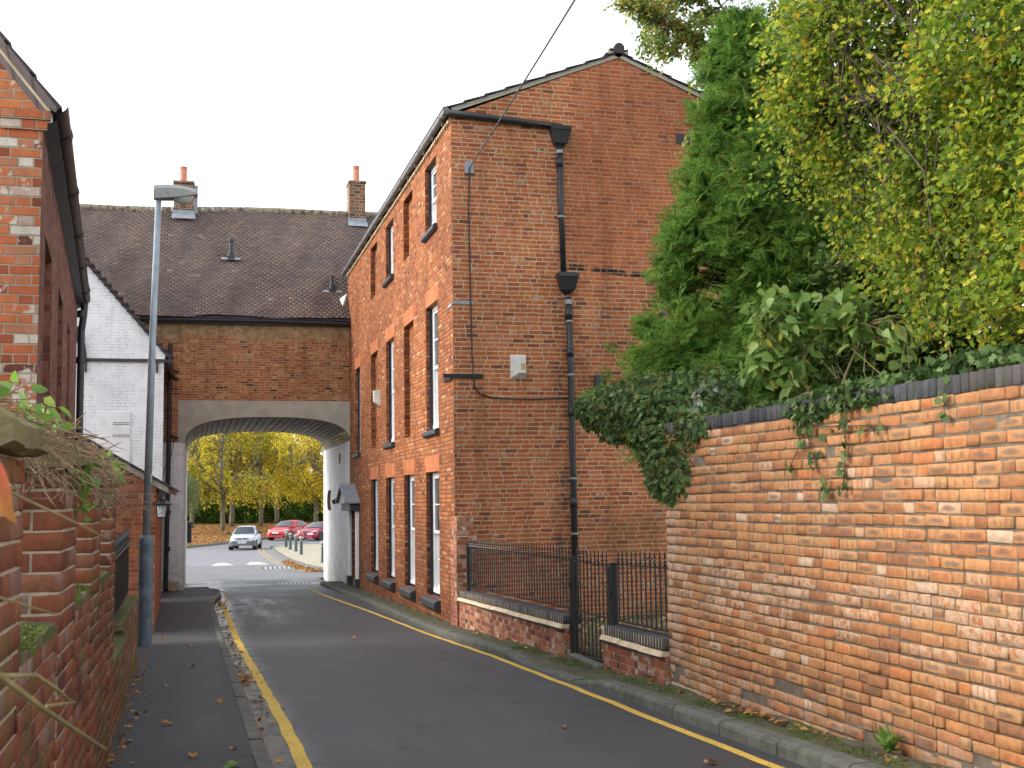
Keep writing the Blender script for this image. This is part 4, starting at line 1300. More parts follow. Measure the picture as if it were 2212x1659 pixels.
for k in range(17):
    t0, t1 = k / 17, (k + 1.15) / 17
    xa, za, xb, zb = -1.08 - 3.22 * t0, 3.06 + 4.09 * t0, -1.08 - 3.22 * t1, 3.06 + 4.09 * t1
    nx_, nz_ = .786, .618
    V8 = []
    for (y, dx) in ((9.53, 0), (19.0, -.62)):
        V8 += [(xa + dx, y, za), (xb + dx, y, zb), (xb + dx + nx_ * .012, y, zb + nz_ * .012), (xa + dx + nx_ * .032, y, za + nz_ * .032)]
    mb.add(V8, [(0, 1, 2, 3), (7, 6, 5, 4), (0, 4, 5, 1), (1, 5, 6, 2), (2, 6, 7, 3), (3, 7, 4, 0)])
mb.build("roof", M['slatetile'], lh)
mb = MB()
prof = [(.075 * math.cos(rad(a)), .075 * math.sin(rad(a))) for a in range(180, 361, 15)]
for (ro, flip) in ((1.0, 0), (.9, 1)):
    mb.grid([[(LS(s, 0, 0)[0] + .115 + p[0] * ro, LS(s, 0, 0)[1], 3.09 + p[1] * ro) for p in prof] for s in np.linspace(-.10, 9.2, 24)])
for s in np.arange(.6, 9, 1.9):
    a = LS(s, 0, 0)
    mb.tube([(a[0] + .115, a[1], 3.085), (a[0] + .115, a[1] + .12, 3.085)], .082, 12)
    mb.box(a[0] - .0, a[0] + .10, a[1] - .3, a[1] - .285, 2.98, 3.0)
mb.build("gutter", M['blackplastic'], lh)
mb = MB()
mb.add([LS(-.02, 2.94, -.002), LS(9.2, 2.94, -.002), LS(9.2, 2.98, -.10), LS(-.02, 2.98, -.10), LS(-.02, 3.10, -.10), LS(9.2, 3.10, -.10)], [(0, 1, 2, 3), (3, 2, 5, 4)])
mb.build("soffit_board", M['blackplastic'], lh, recalc=False)
a = LS(9.1, 0, -.10)
mb = MB()
mb.tube([(a[0] + .01, a[1], 3.02), (a[0], a[1], 2.85), (a[0] - .03, a[1], 2.6), (a[0] - .03, a[1], -2.1)], .052, 12)
for z in (2.9, 2.2, 1.0, -.4):
    mb.tube([(a[0] - .03, a[1], z), (a[0] - .03, a[1], z - .1)], .064, 12)
mb.build("downpipe", M['blackplastic'], lh)

# ---- lean-to shed
shed = tag(empty("lean_to_shed", (-.7, 20.7, -2.1)), "small red brick lean-to with sloping tiled roof and brown door behind the lamp post", "shed")
SY = 20.7
mb = MB()
mb.add([(-2.6, SY, -2.6), (-.69, SY, -2.6), (-.68, SY, .27), (-2.6, SY, 1.42)], [(0, 1, 2, 3)])
mb.quad((-.69, SY, -2.6), (-.82, 29.0, -2.6), (-.80, 29.0, .3), (-.68, SY, .27))
mb.build("wall", M['shed'], shed, recalc=False)
mb = MB()
mb.prism([(-.50, .16), (-2.62, 1.44), (-2.62, 1.54), (-.48, .25)], 'y', SY - .10, 29.2)
mb.build("barge_board", M['soffit'], shed)
mb = MB()
for k in range(17):
    t0 = k / 17
    x0, z0 = -.43 - 2.16 * t0, .235 + 1.29 * t0
    mb.add([(x0, SY - .13, z0), (x0 - .16, SY - .13, z0 + .085), (x0 - .16, SY - .13, z0 + .10), (x0 + .005, SY - .13, z0 + .035),
            (x0, 29.2, z0), (x0 - .16, 29.2, z0 + .085), (x0 - .16, 29.2, z0 + .10), (x0 + .005, 29.2, z0 + .035)],
           [(0, 1, 2, 3), (7, 6, 5, 4), (0, 4, 5, 1), (1, 5, 6, 2), (2, 6, 7, 3), (3, 7, 4, 0)])
mb.build("roof", M['slatetile'], shed)
mb = MB()
mb.cbox(-1.72, -1.18, SY - .05, SY - .002, -2.2, -.62, .006)
dr = mb.build("door", M['timber'], shed)
mb = MB()
mb.box(-1.72, -1.14, SY - .065, SY - .002, -.62, -.55)
mb.build("lintel_board", M['sill'], dr)
mb = MB()
for z in (-.85, -1.25, -1.7):
    mb.box(-1.48, -1.36, SY - .07, SY - .052, z, z + .09)
mb.build("hinge", M['blackiron'], dr)
mb = MB()                                                      # carriage lantern under the eave
mb.box(-.62, -.53, SY - .30, SY - .06, .10, .20)
mb.lathe([(.16, -.02), (.17, .0), (.10, .05), (.03, .08)], 6, (-.585, SY - .2, -.02))
for k in range(4):
    sx, sy = (1 if k % 2 else -1), (1 if k // 2 else -1)
    mb.tube([(-.585 + sx * .085, SY - .2 + sy * .085, -.03), (-.585 + sx * .06, SY - .2 + sy * .06, -.24)], .009, 5)
mb.box(-.65, -.52, SY - .265, SY - .135, -.26, -.24)
ln = mb.build("lantern", M['blackiron'], shed)
MB().lathe([(.055, -.23), (.072, -.05)], 8, (-.585, SY - .2, 0)).build("lantern_glass", M['lamp_clear'], ln)

# ------------------------------------------------------------------ walls of real bricks
def brick_bed(rows, L=.215, H=.1025, j=.010):
    pass
class BW:
    """collects modelled bricks: each an island with its own UV"""
    def __init__(s):
        s.V, s.Q, s.UV = [], [], []
    def brick(s, o, u, w, n, L, Hh, dep=.05, prot=0.0, ch=.004, jit=.0015):
        """o: centre of the face; u along, w up, n outward"""
        o, u, w, n = (np.array(q, float) for q in (o, u, w, n))
        b = len(s.V)
        q = []
        for (k, hx, hz, d) in ((0, L / 2 - ch, Hh / 2 - ch, prot), (1, L / 2, Hh / 2, prot - ch), (2, L / 2, Hh / 2, prot - dep)):
            for sx, sz in ((-1, -1), (1, -1), (1, 1), (-1, 1)):
                dx, dz = (random.gauss(0, jit), random.gauss(0, jit)) if k < 2 else (0, 0)
                q.append(o + u * (sx * hx + dx) + w * (sz * hz + dz) + n * (d + (random.gauss(0, jit * .7) if k == 0 else 0)))
                s.UV.append((sx * hx, sz * hz))
        s.V += q
        s.Q.append((b, b + 1, b + 2, b + 3))
        for k in (0, 4):
            for i in range(4):
                s.Q.append((b + k + i, b + k + 4 + i, b + k + 4 + (i + 1) % 4, b + k + (i + 1) % 4))
    def build(s, name, mat, parent):
        return np_mesh(name, s.V, None, s.Q, mat, parent, False, s.UV)

WX = 4.20                                       # face of the long wall on the right
wall = tag(empty("brick_wall", (WX, 6, -1.6)), "long sandy-orange brick wall topped with dark blue bricks along the right pavement", "wall")
bw = BW()
CH = .0775
for r in range(34):
    zc = .555 - CH * (r + .5)
    if zc < -2.0:
        break
    top = r < 8
    bulge = .016 * math.exp(-((r - 22) / 3.0) ** 2)
    off = random.uniform(0, .8)
    y = 10.30
    k = int(random.uniform(0, 4))
    first = True
    while y > -3.5:
        L = .1025 if k % 4 == 0 else .215
        if first:
            L = .1025 if r % 2 else .215
            first = False
        hL = L * random.uniform(.97, 1.02)
        prot = random.gauss(0, .0045 if top else .0035) + bulge * random.uniform(.3, 1.2)
        tl = random.gauss(0, .010)
        wv = .006 * math.sin(y * 1.3 + r * .7)
        if zc < g(y) + .25 and random.random() < .12:
            prot -= .015
        bw.brick((WX, y - hL / 2, zc + wv + random.gauss(0, .0015)), (0, -1, tl), (0, 0, 1), (-1, random.gauss(0, .006), 0), hL, .0650 + random.gauss(0, .0015), .05, prot, random.uniform(.004, .008), .002)
        y -= hL + random.uniform(.010, .015)
        k += 1
# far end of the wall, facing the house
for r in range(33):
    zc = .555 - CH * (r + .5)
    bw.brick((WX + .11, 10.302, zc), (1, 0, 0), (0, 0, 1), (0, 1, 0), .205, .066, .05, 0)
bw.build("bricks", M['fletton'], wall)
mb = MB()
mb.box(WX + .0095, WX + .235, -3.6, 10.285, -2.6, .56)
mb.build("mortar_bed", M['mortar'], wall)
bw = BW()
y = 10.28
while y > -3.5:
    w = random.uniform(.062, .067)
    zt = random.gauss(0, .002)
    bw.brick((WX - .004, y - w / 2, .61 + zt), (0, -1, 0), (0, 0, 1), (-1, random.gauss(0, .01), 0), w, .108, .22, random.gauss(0, .003), .006, .002)
    y -= w + random.uniform(.008, .012)
cp = bw.build("coping_brick", M['bluebrick'], wall)
MB().box(WX + .006, WX + .225, -3.55, 10.27, .56, .656).build("coping_joint", mossy("mossy_joint", (.09, .085, .07), (.06, .09, .02), .8, .4, .55, 8), wall)

# low front walls either side of the gate
def cop_z(y):
    return -1.315 - (y - 10.3) * .0215
def low_wall(y0, y1, label):
    o = tag(empty("low_wall", (4.15, (y0 + y1) / 2, g((y0 + y1) / 2))), label, "wall", "low brick walls carrying the front railings")
    x0, x1 = 4.16, 4.38
    za, zb = cop_z(y0), cop_z(y1)
    MB().add([(x0, y0, za - .16), (x0, y1, zb - .16), (x0, y1, -2.7), (x0, y0, -2.7), (x1, y0, za - .16), (x1, y1, zb - .16), (x1, y1, -2.7), (x1, y0, -2.7)],
             [(0, 1, 2, 3), (4, 7, 6, 5), (0, 3, 7, 4), (1, 5, 6, 2), (0, 4, 5, 1)]).build("brickwork", M['lowbrick'], o)
    mb = MB()
    n = max(3, int((y1 - y0) / .45))
    for i in range(n):
        a, b = y0 + (y1 - y0) * i / n + .004, y0 + (y1 - y0) * (i + 1) / n - .004
        j = random.gauss(0, .004)
        V = []
        for yy in (a, b):
            z = cop_z(yy) - .11 + j
            V += [(x0 - .045, yy, z - .045), (x0 - .02, yy, z), (x1, yy, z), (x1, yy, z - .05)]
        mb.add(V, [(0, 1, 2, 3), (7, 6, 5, 4), (0, 4, 5, 1), (1, 5, 6, 2), (2, 6, 7, 3), (3, 7, 4, 0)])
    mb.build("stone_course", M['cream_stone'], o)
    mb = MB()
    mb.add([(x0 - .02, y0, za - .185), (x0 - .02, y1, zb - .185), (x0 - .02, y1, zb - .155), (x0 - .02, y0, za - .155)], [(0, 1, 2, 3)])
    mb.build("slate_damp_course", M['slate'], o)
    bw = BW()
    y = y0 + .035
    while y < y1 - .03:
        bw.brick((x0 - .003, y, cop_z(y) - .055), (0, -1, 0), (0, 0, 1), (-1, 0, 0), .062, .104, .226, random.gauss(0, .0006), .004, .0005)
        y += .0735
    bw.build("coping_brick", M['bluebrick'], o)
    MB().add([(x0 - .001, y0 + .008, za - .10), (x0 - .001, y1 - .008, zb - .10), (x0 - .001, y1 - .008, zb - .008), (x0 - .001, y0 + .008, za - .008),
              (x1 - .006, y0 + .008, za - .10), (x1 - .006, y1 - .008, zb - .10), (x1 - .006, y1 - .008, zb - .008), (x1 - .006, y0 + .008, za - .008)],
             [(0, 1, 2, 3), (4, 7, 6, 5), (3, 2, 6, 7), (0, 3, 7, 4), (1, 5, 6, 2)]).build("coping_joint", M['cream_stone'], o)
    return o
low_wall(13.42, 19.22, "longer low brick wall with dark brick coping between house corner and black gate")
low_wall(10.315, 12.05, "shorter low brick wall with dark brick coping between gate and tall orange wall")

def finial(mb, x, y, z):
    mb.lathe([(.007, 0), (.016, .02), (.007, .04), (.014, .055), (.005, .07), (.012, .09), (.002, .155)], 6, (x, y, z))
def rail_panel(name, label, x, y0, y1, zt, zb, n, lean=0.0, posts=(), group="black spiked railings beside the street", mid=None, zfoot=None):
    o = tag(empty(name, (x, (y0 + y1) / 2, zb((y0 + y1) / 2))), label, "gate" if name == "gate" else "railing", group)
    for nm, zf in (("top_rail", zt), ("bottom_rail", zb)) + ((("middle_rail", mid),) if mid else ()):
        mb = MB()
        mb.add([(x - .02, y0, zf(y0) - .006), (x + .02, y0, zf(y0) - .006), (x + .02, y0, zf(y0) + .006), (x - .02, y0, zf(y0) + .006),
                (x - .02, y1, zf(y1) - .006), (x + .02, y1, zf(y1) - .006), (x + .02, y1, zf(y1) + .006), (x - .02, y1, zf(y1) + .006)],
               [(0, 1, 2, 3), (7, 6, 5, 4), (0, 4, 5, 1), (1, 5, 6, 2), (2, 6, 7, 3), (3, 7, 4, 0)])
        mb.build(nm, M['blackiron'], o)
    for i in range(n):
        y = y0 + (y1 - y0) * (i + .5) / n
        mb = MB()
        mb.tube([(x, y, zb(y)), (x, y, zt(y) + .01)], .0092, 6)
        finial(mb, x, y, zt(y) + .005)
        mb.build("bar", M['blackiron'], o)
    for (yy, za, zb_, w) in posts:
        MB().cbox(x - w, x + w, yy - w, yy + w, za, zb_, .004).build("post", M['blackiron'], o)
    return o
RX = 4.27
zt = lambda y: float(np.interp(y, [10.2, 13.4, 18.9], [-.675, -.75, -.80]))
zb_ = lambda y: cop_z(y) + .045
rail_panel("railing", "long black spiked railing on the low wall against the house corner", RX, 13.46, 18.95, zt, lambda y: cop_z(y) + .07, 43, posts=((18.98, -1.6, -.72, .03),))
rail_panel("railing", "short black spiked railing between the gate and the tall orange wall", RX, 10.33, 11.88, zt, lambda y: cop_z(y) + .05, 12)
zg = lambda y: g(y) + .045
rail_panel("gate", "black spiked iron gate between two dark posts in the low front wall", RX - .03, 12.04, 13.22, lambda y: -.745, zg, 9, mid=lambda y: -1.30, posts=((12.02, g(12) + .05, -.755, .018), (13.20, g(13.2) + .05, -.755, .018)), group="black spiked railings beside the street")
for y, lab in ((11.93, "square black gate post beside the short railing"), (13.34, "square black gate post beside the long railing")):
    p = tag(empty("gate_post", (RX - .02, y, g(y))), lab, "post", "gate posts")
    MB().cbox(RX - .055, RX + .015, y - .04, y + .04, g(y) - .1, -.70, .004).build("shaft", M['blackiron'], p)
    mb = MB()
    for z in (-1.55, -1.05):
        mb.box(RX - .07, RX - .055, y - .02, y + .02, z, z + .06)
    mb.build("hinge", M['blackiron'], p)
# worn step at the gate
setting(MB().cbox(4.10, 4.22, 12.06, 13.18, -2.3, g(12.6) + .035, .01).build("doorstep", M['kerbstone']))

# ------------------------------------------------------------------ left garden wall with piers
gw = tag(empty("garden_wall", (-.5, 5, -1.55)), "near mossy red brick garden wall with capped piers beside the left pavement", "wall")
GX = lambda y: float(np.interp(y, [2, 4.9, 9, 14], [-.475, -.49, -.56, -.60]))
def brick_face(bw, p, u, n, width, z0, z1, start, ch=.0765):
    """flemish bond on a vertical rectangle starting at p going along u"""
    p, u, n = np.array(p, float), np.array(u, float), np.array(n, float)
    r = 0
    z = z1 - ch / 2
    while z > z0:
        s = 0.0
        k = r + start
        if r % 2:
            pass
        while s < width - .02:
            L = .1025 if k % 2 else .215
            L = min(L, width - s)
            c = p + u * (s + L / 2)
            bw.brick((c[0], c[1], z), u, (0, 0, 1), n, L - .002, .0655, .04, random.gauss(0, .0012), .004, .001)
            s += L + .011
            k += 1
        z -= ch
        r += 1
for (y0, y1) in ((3.05, 3.62), (4.72, 5.28), (6.40, 6.90), (8.15, 8.62)):
    xf = GX(y0)
    bw = BW()
    brick_face(bw, (xf, y1, 0), (0, -1, 0), (1, 0, 0), y1 - y0, -2.0, .13, 0)
    brick_face(bw, (xf, y0, 0), (-1, 0, 0), (0, -1, 0), .33, -.6, .13, 1)
    brick_face(bw, (xf, y1, 0), (-1, 0, 0), (0, 1, 0), .33, -.6, .13, 1)
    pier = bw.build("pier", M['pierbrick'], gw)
    MB().box(xf - .33, xf - .005, y0 + .005, y1 - .005, -2.1, .13).build("mortar_core", M['mortar_dark'], pier)
    # saddleback cap
    a, b = xf - .36, xf + .055
    prof = [(a, .135), (b - .03, .135), (b, .15), (b, .205), (a + .20, .335), (a, .22)]
    mb = MB()
    nY = 14
    P = []
    for i in range(nY + 1):
        yy = y0 - .055 + (y1 - y0 + .11) * i / nY
        P.append([(q[0] + random.gauss(0, .0012) + .004 * math.sin(yy * 9 + q[1] * 40), yy, q[1] + random.gauss(0, .0012) + .004 * math.sin(yy * 13 + q[0] * 30)) for q in prof] + [None])
        P[-1][-1] = P[-1][0]
    mb.grid(P)
    mb.add(P[0][:-1], [(0, 1, 2, 3, 4, 5)])
    mb.add(P[-1][:-1], [(0, 1, 2, 3, 4, 5)])
    mb.build("cap_stone", M['capstone'], pier)
for (y0, y1) in ((-2, 3.05), (3.62, 4.72), (5.28, 6.40), (6.90, 8.15)):
    xf = GX((y0 + y1) / 2) - .012
    bw = BW()
    brick_face(bw, (xf, y1 - .005, 0), (0, -1, 0), (1, 0, 0), y1 - y0 - .01, -2.0, -.46, 1)
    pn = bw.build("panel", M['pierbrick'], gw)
    MB().box(xf - .25, xf - .008, y0 + .002, y1 - .002, -2.1, -.465).build("mortar_core", M['mortar_dark'], pn)
    mb = MB()
    P = []
    for i in range(25):
        yy = y0 + .012 + (y1 - y0 - .024) * i / 24
        P.append([(xf + .004, yy, -.468), (xf - .003, yy, -.435 + random.gauss(0, .004)), (xf - .10, yy, -.425 + random.gauss(0, .006)), (xf - .20, yy, -.43 + random.gauss(0, .006)), (xf - .25, yy, -.468)])
    mb.grid(P)
    mb.build("weathered_top", M['mossstone'], pn)
# moss cushions: small leafy cushions on the ledges
mpos = []
for (y, x, n_, s_) in ((3.78, -.53, 500, .045), (3.95, -.55, 500, .05), (4.2, -.56, 400, .035), (5.5, -.55, 400, .04), (6.2, -.57, 260, .04), (5.8, -.56, 260, .035)):
    q = in_ell(n_, (x, y, -.425), (.07, .12, s_), .6)
    mpos.append(q[q[:, 2] > -.43])
mpos = np.concatenate(mpos)
o = stamp("moss_cushion", *LEAF_KITE, mpos, rdir(len(mpos), .6), rdir(len(mpos)), np.full(len(mpos), .012), G("bright_moss", [(0, (.03, .055, .006)), (1, (.12, .17, .012))], .2), gw)
for (y0, y1, lab) in ((3.62, 4.72, "nearest black railing panel between the first two brick piers"), (5.28, 6.40, "black railing panel between the second and third brick piers"), (6.90, 8.15, "black railing panel between the third and last brick piers")):
    x = GX(y0) - .19
    rail_panel("railing", lab, x, y0 + .01, y1 - .01, lambda y: .0, lambda y: -.36, 9, group="railing panels of the left garden wall")
# further low mossy walls with a taller railing
def mossy_wall(x, y0, y1, z, lab):
    o = tag(empty("low_wall", (x, (y0 + y1) / 2, g(y0))), lab, "wall", "low mossy walls on the left")
    bw = BW()
    brick_face(bw, (x, y1, 0), (0, -1, 0), (1, 0, 0), y1 - y0, -2.3, z - .03, 0)
    brick_face(bw, (x, y1, 0), (-1, 0, 0), (0, 1, 0), .24, -2.3, z - .03, 0)
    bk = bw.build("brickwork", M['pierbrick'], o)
    MB().box(x - .24, x - .008, y0, y1 - .008, -2.4, z - .035).build("mortar_core", M['mortar_dark'], bk)
    MB().cbox(x - .26, x + .01, y0, y1 + .01, z - .034, z + .01, .012).build("mossy_top", M['mossstone'], o)
mossy_wall(-.575, 8.62, 10.75, -1.13, "nearer low mossy brick wall under the black railing by the left pavement")
mossy_wall(-.655, 11.0, 14.4, -1.06, "further low mossy brick wall ending before the lamp post")
o = tag(empty("wooden_post", (-.66, 10.88, -1.75)), "short brown post between the two low mossy walls", "post")
MB().cbox(-.70, -.61, 10.80, 10.94, -2.0, -1.10, .008).build("shaft", M['bark'], o)
MB().cbox(-.71, -.60, 10.79, 10.95, -1.10, -1.07, .01).build("cap", M['mossstone'], o)
rail_panel("railing", "tall black finialled railing on the low mossy walls near the lamp post", -.69, 9.0, 12.9, lambda y: -.50 + (y - 9.5) * .028, lambda y: -1.0 + (y - 9.5) * .028, 30, group="railing panels of the left garden wall")

# ------------------------------------------------------------------ lamp post
lp = tag(empty("lamp_post", (-.72, 18.0, g(18))), "tall grey steel lamp post with one short-armed lantern at the edge of the asphalt pavement", "lamp post")
mb = MB()
mb.lathe([(.105, g(18) - .1), (.105, -.52), (.098, -.49), (.062, -.46)], 18, (-.72, 18, 0))
mb.build("base_tube", M['lampgrey'], lp)
mb = MB()
mb.tube([(-.72, 18, -.5), (-.68, 18, 2.0), (-.615, 18, 4.52)], [.058, .052, .044], 14)
mb.build("pole", M['galv'], lp, smooth=True)
mb = MB()
P = []
for (x, hw, zt_, zb2) in ((-.685, .055, 4.70, 4.50), (-.60, .10, 4.715, 4.50), (-.40, .125, 4.72, 4.515), (-.20, .125, 4.695, 4.55), (-.08, .115, 4.665, 4.575), (-.05, .09, 4.645, 4.60)):
    P.append([(x, 18 - hw, zb2), (x, 18 - hw * 1.0, zt_ - .06), (x, 18 - hw * .6, zt_), (x, 18 + hw * .6, zt_), (x, 18 + hw, zt_ - .06), (x, 18 + hw, zb2), (x, 18 - hw, zb2)])
mb.grid(P)
mb.add(P[0][:-1], [tuple(range(6))])
mb.add(P[-1][:-1], [tuple(range(6))])
mb.build("lantern_body", mossy("weathered_lantern", (.42, .42, .40), (.16, .15, .12), .5, .45, .65, 9), lp)
mb = MB()
P = []
for (x, hw, zb2) in ((-.42, .02, 4.545), (-.38, .09, 4.47), (-.28, .10, 4.435), (-.16, .095, 4.47), (-.10, .08, 4.565)):
    P.append([(x, 18 - hw, 4.555), (x, 18 - hw * .7, zb2), (x, 18 + hw * .7, zb2), (x, 18 + hw, 4.555)])
mb.grid(P)
mb.build("lantern_bowl", plain("clear_plastic_bowl", (.50, .50, .46), .2, .1), lp, smooth=True)
MB().box(-.665, -.655, 17.93, 17.945, .30, .42).build("number_label", M['whitepaint'], lp)

# ------------------------------------------------------------------ overhead cable
A, B = Vector((4.53, 19.62, 5.76)), Vector((4.17, 12.86, 5.88))
o = MB().tube([A + (B - A) * t_ - Vector((0, 0, .22 * 4 * (t_ / 4) * (1 - t_ / 4))) for t_ in np.linspace(0, 4, 16)], .014, 6).build("overhead_cable", M['wire'])
tag(o, "thin dark overhead cable running up from the gable of the brick house", "cable")

# ------------------------------------------------------------------ vegetation
def tree(name, label, cat, base, limbs, clusters, leaf, lmat, bmat, size, group=None, droop=-.35, jit=.07, twig_r=.006, tmin=.35, sides=5, curl=.5, dens=1.0, pick=30):
    """limbs: list of (points, radii); clusters: (centre, radii, twigs, leaves)"""
    o = tag(empty(name, base), label, cat, group)
    tr = MB()
    nodes = []
    for k, (pts, rr) in enumerate(limbs):
        n = len(pts)
        dense, drad = [], []
        for i in range(n - 1):
            for j in range(4):
                t_ = j / 4
                p = Vector(pts[i]).lerp(Vector(pts[i + 1]), t_)
                p += Vector((random.gauss(0, .25), random.gauss(0, .25), random.gauss(0, .2))) * (rr[i] if (i or j) else 0)
                dense.append(p)
                drad.append(rr[i] + (rr[i + 1] - rr[i]) * t_)
        dense.append(Vector(pts[-1]))
        drad.append(rr[-1])
        tr.tube(dense, drad, 9)
        nodes += dense[len(dense) // 3 if k == 0 else 0:]
    tr.build("trunk", bmat, o, smooth=True)
    tw = MB()
    LP, LA = [], []
    for (c, r, nt, nl) in clusters:
        ends = in_ell(nt, c, r, .25)
        for e in ends:
            e = Vector(e)
            st = min(random.sample(nodes, min(len(nodes), pick)), key=lambda q: (q - e).length + .4 * (q - Vector(c)).length)
            L = (e - st).length
            pts = curve_pts(st, e, 7, .08 * L, .035 * L + .004)
            tw.tube(pts, [twig_r * (2.2 - 1.9 * i / 6) * (1 + .25 * L) for i in range(7)], sides, cap=False)
            k = max(1, int(nl * dens / nt))
            lo = tmin
            for _ in range(k):
                t_ = (lo + (1 - lo) * random.random() ** .8) * 5.999
                i = int(t_)
                p = pts[i].lerp(pts[i + 1], t_ - i)
                d = (pts[i + 1] - pts[i]).normalized()
                LP.append((p.x + random.gauss(0, jit), p.y + random.gauss(0, jit), p.z + random.gauss(0, jit)))
                LA.append((d.x + random.gauss(0, .9), d.y + random.gauss(0, .9), d.z * .5 + droop + random.gauss(0, .5)))
    tw.build("branches", bmat, o, recalc=False)
    N = len(LP)
    nr = rdir(N, .9)
    nr[:, 0] += RNG.normal(0, curl, N)
    s = size * RNG.uniform(.6, 1.25, N)
    stamp("crown", *leaf, LP, LA, nr, s, lmat, o, s * RNG.uniform(.75, 1.0, N))
    return o

# -- tall conifer behind the end of the wall
def frond_template():
    V, T = [], []
    def kite(p, d, side, L, w, nz):
        b = len(V)
        p, d, side = np.array(p), np.array(d), np.array(side)
        V.extend([p, p + d * L * .45 + side * w, p + d * L + np.array([0, 0, nz]), p + d * L * .45 - side * w])
        T.extend([(b, b + 1, b + 2), (b, b + 2, b + 3)])
    n = 8
    for i in range(n):
        s = .10 + .86 * i / n
        z = -.22 * s * s
        for sg in (-1, 1):
            L = .36 * (1 - s) ** .7 + .05
            a = math.radians(42 + 6 * (i % 2))
            d = np.array([math.cos(a), sg * math.sin(a), -.12])
            sd_ = np.array([-sg * math.sin(a), math.cos(a), 0])
            p = np.array([s, 0, z])
            kite(p, d, sd_, L, L * .075 + .004, -.03)
            for q, sg2 in ((.35, 1), (.55, -1), (.7, 1)):
                a2 = a * sg + sg2 * .65
                d2 = np.array([math.cos(a2), math.sin(a2), -.1])
                kite(p + d * L * q, d2, np.array([-math.sin(a2), math.cos(a2), 0]), L * .42, L * .05 + .004, -.02)
    kite((0, 0, 0), (1, 0, -.22), (0, 1, 0), 1.0, .02, 0)
    return np.array(V), T
FV, FT = frond_template()
con = tag(empty("conifer", (6.15, 12.4, -1.8)), "tall dark green feathery conifer rising behind the ivy-covered end of the orange wall", "tree")
mb = MB()
mb.tube([(6.15, 12.4, -1.8), (6.2, 12.4, 1.0), (6.2, 12.45, 3.5), (6.22, 12.5, 5.4)], [.20, .16, .09, .02], 9)
mb.build("trunk", M['bark'], con, smooth=True)
def con_r(z, a):
    r = float(np.interp(z, [.2, .7, 1.2, 1.6, 2.1, 2.8, 3.8, 4.6, 5.2, 5.7], [.8, 1.3, 1.5, 1.30, 1.04, .88, .66, .50, .33, .06]))
    r *= 1 + (.75 if z > 1.5 else .4) * max(0, math.cos(a)) + .12 * max(0, -math.cos(a)) * (1 if z < 1.6 else 0)
    return r * (1 + .14 * math.sin(3 * a + 2.2 * z) + .10 * math.sin(7 * a - 3.1 * z + 1))
FP, FA, FN, FS = [], [], [], []
br = MB()
for _ in range(900):
    z = .25 + 5.4 * random.random() ** 1.25
    a = random.uniform(0, 2 * math.pi)
    if math.sin(a) > .75 and random.random() < .6:
        a = -a
    rr = con_r(z, a) * random.uniform(.86, 1.08)
    ctr = Vector((6.18, 12.42, 0))
    tip = ctr + Vector((math.cos(a) * rr, math.sin(a) * rr, z))
    root = ctr + Vector((math.cos(a) * .06, math.sin(a) * .06, z - .15 - .18 * rr))
    pts = curve_pts(root, tip, 6, -.05 * rr, .012)
    br.tube(pts, [.016, .013, .010, .008, .005, .003], 4, cap=False)
    n = int(8 + 14 * rr)
    for _ in range(n):
        t_ = random.uniform(.45, 1.0) ** .6
        i = min(4, int(t_ * 5))
        p = pts[i].lerp(pts[i + 1], t_ * 5 - i)
        out = Vector((math.cos(a), math.sin(a), 0))
        side = Vector((-math.sin(a), math.cos(a), 0))
        d = out * random.uniform(.2, .9) + side * random.gauss(0, .75) + Vector((0, 0, random.uniform(-.35, .75)))
        FP.append(tuple(p + Vector((random.gauss(0, .04), random.gauss(0, .04), random.gauss(0, .05)))))
        FA.append(tuple(d))
        FN.append((random.gauss(0, .5) + out.x * .9, random.gauss(0, .5) + out.y * .9, random.gauss(.55, .4)))
        FS.append(random.uniform(.17, .30) * (.8 if z > 4.6 else 1))
br.build("branches", plain("dark_bark", (.030, .024, .016), .95), con, recalc=False)
stamp("foliage", FV, FT, None, FP, FA, FN, FS, M['conifer'], con)

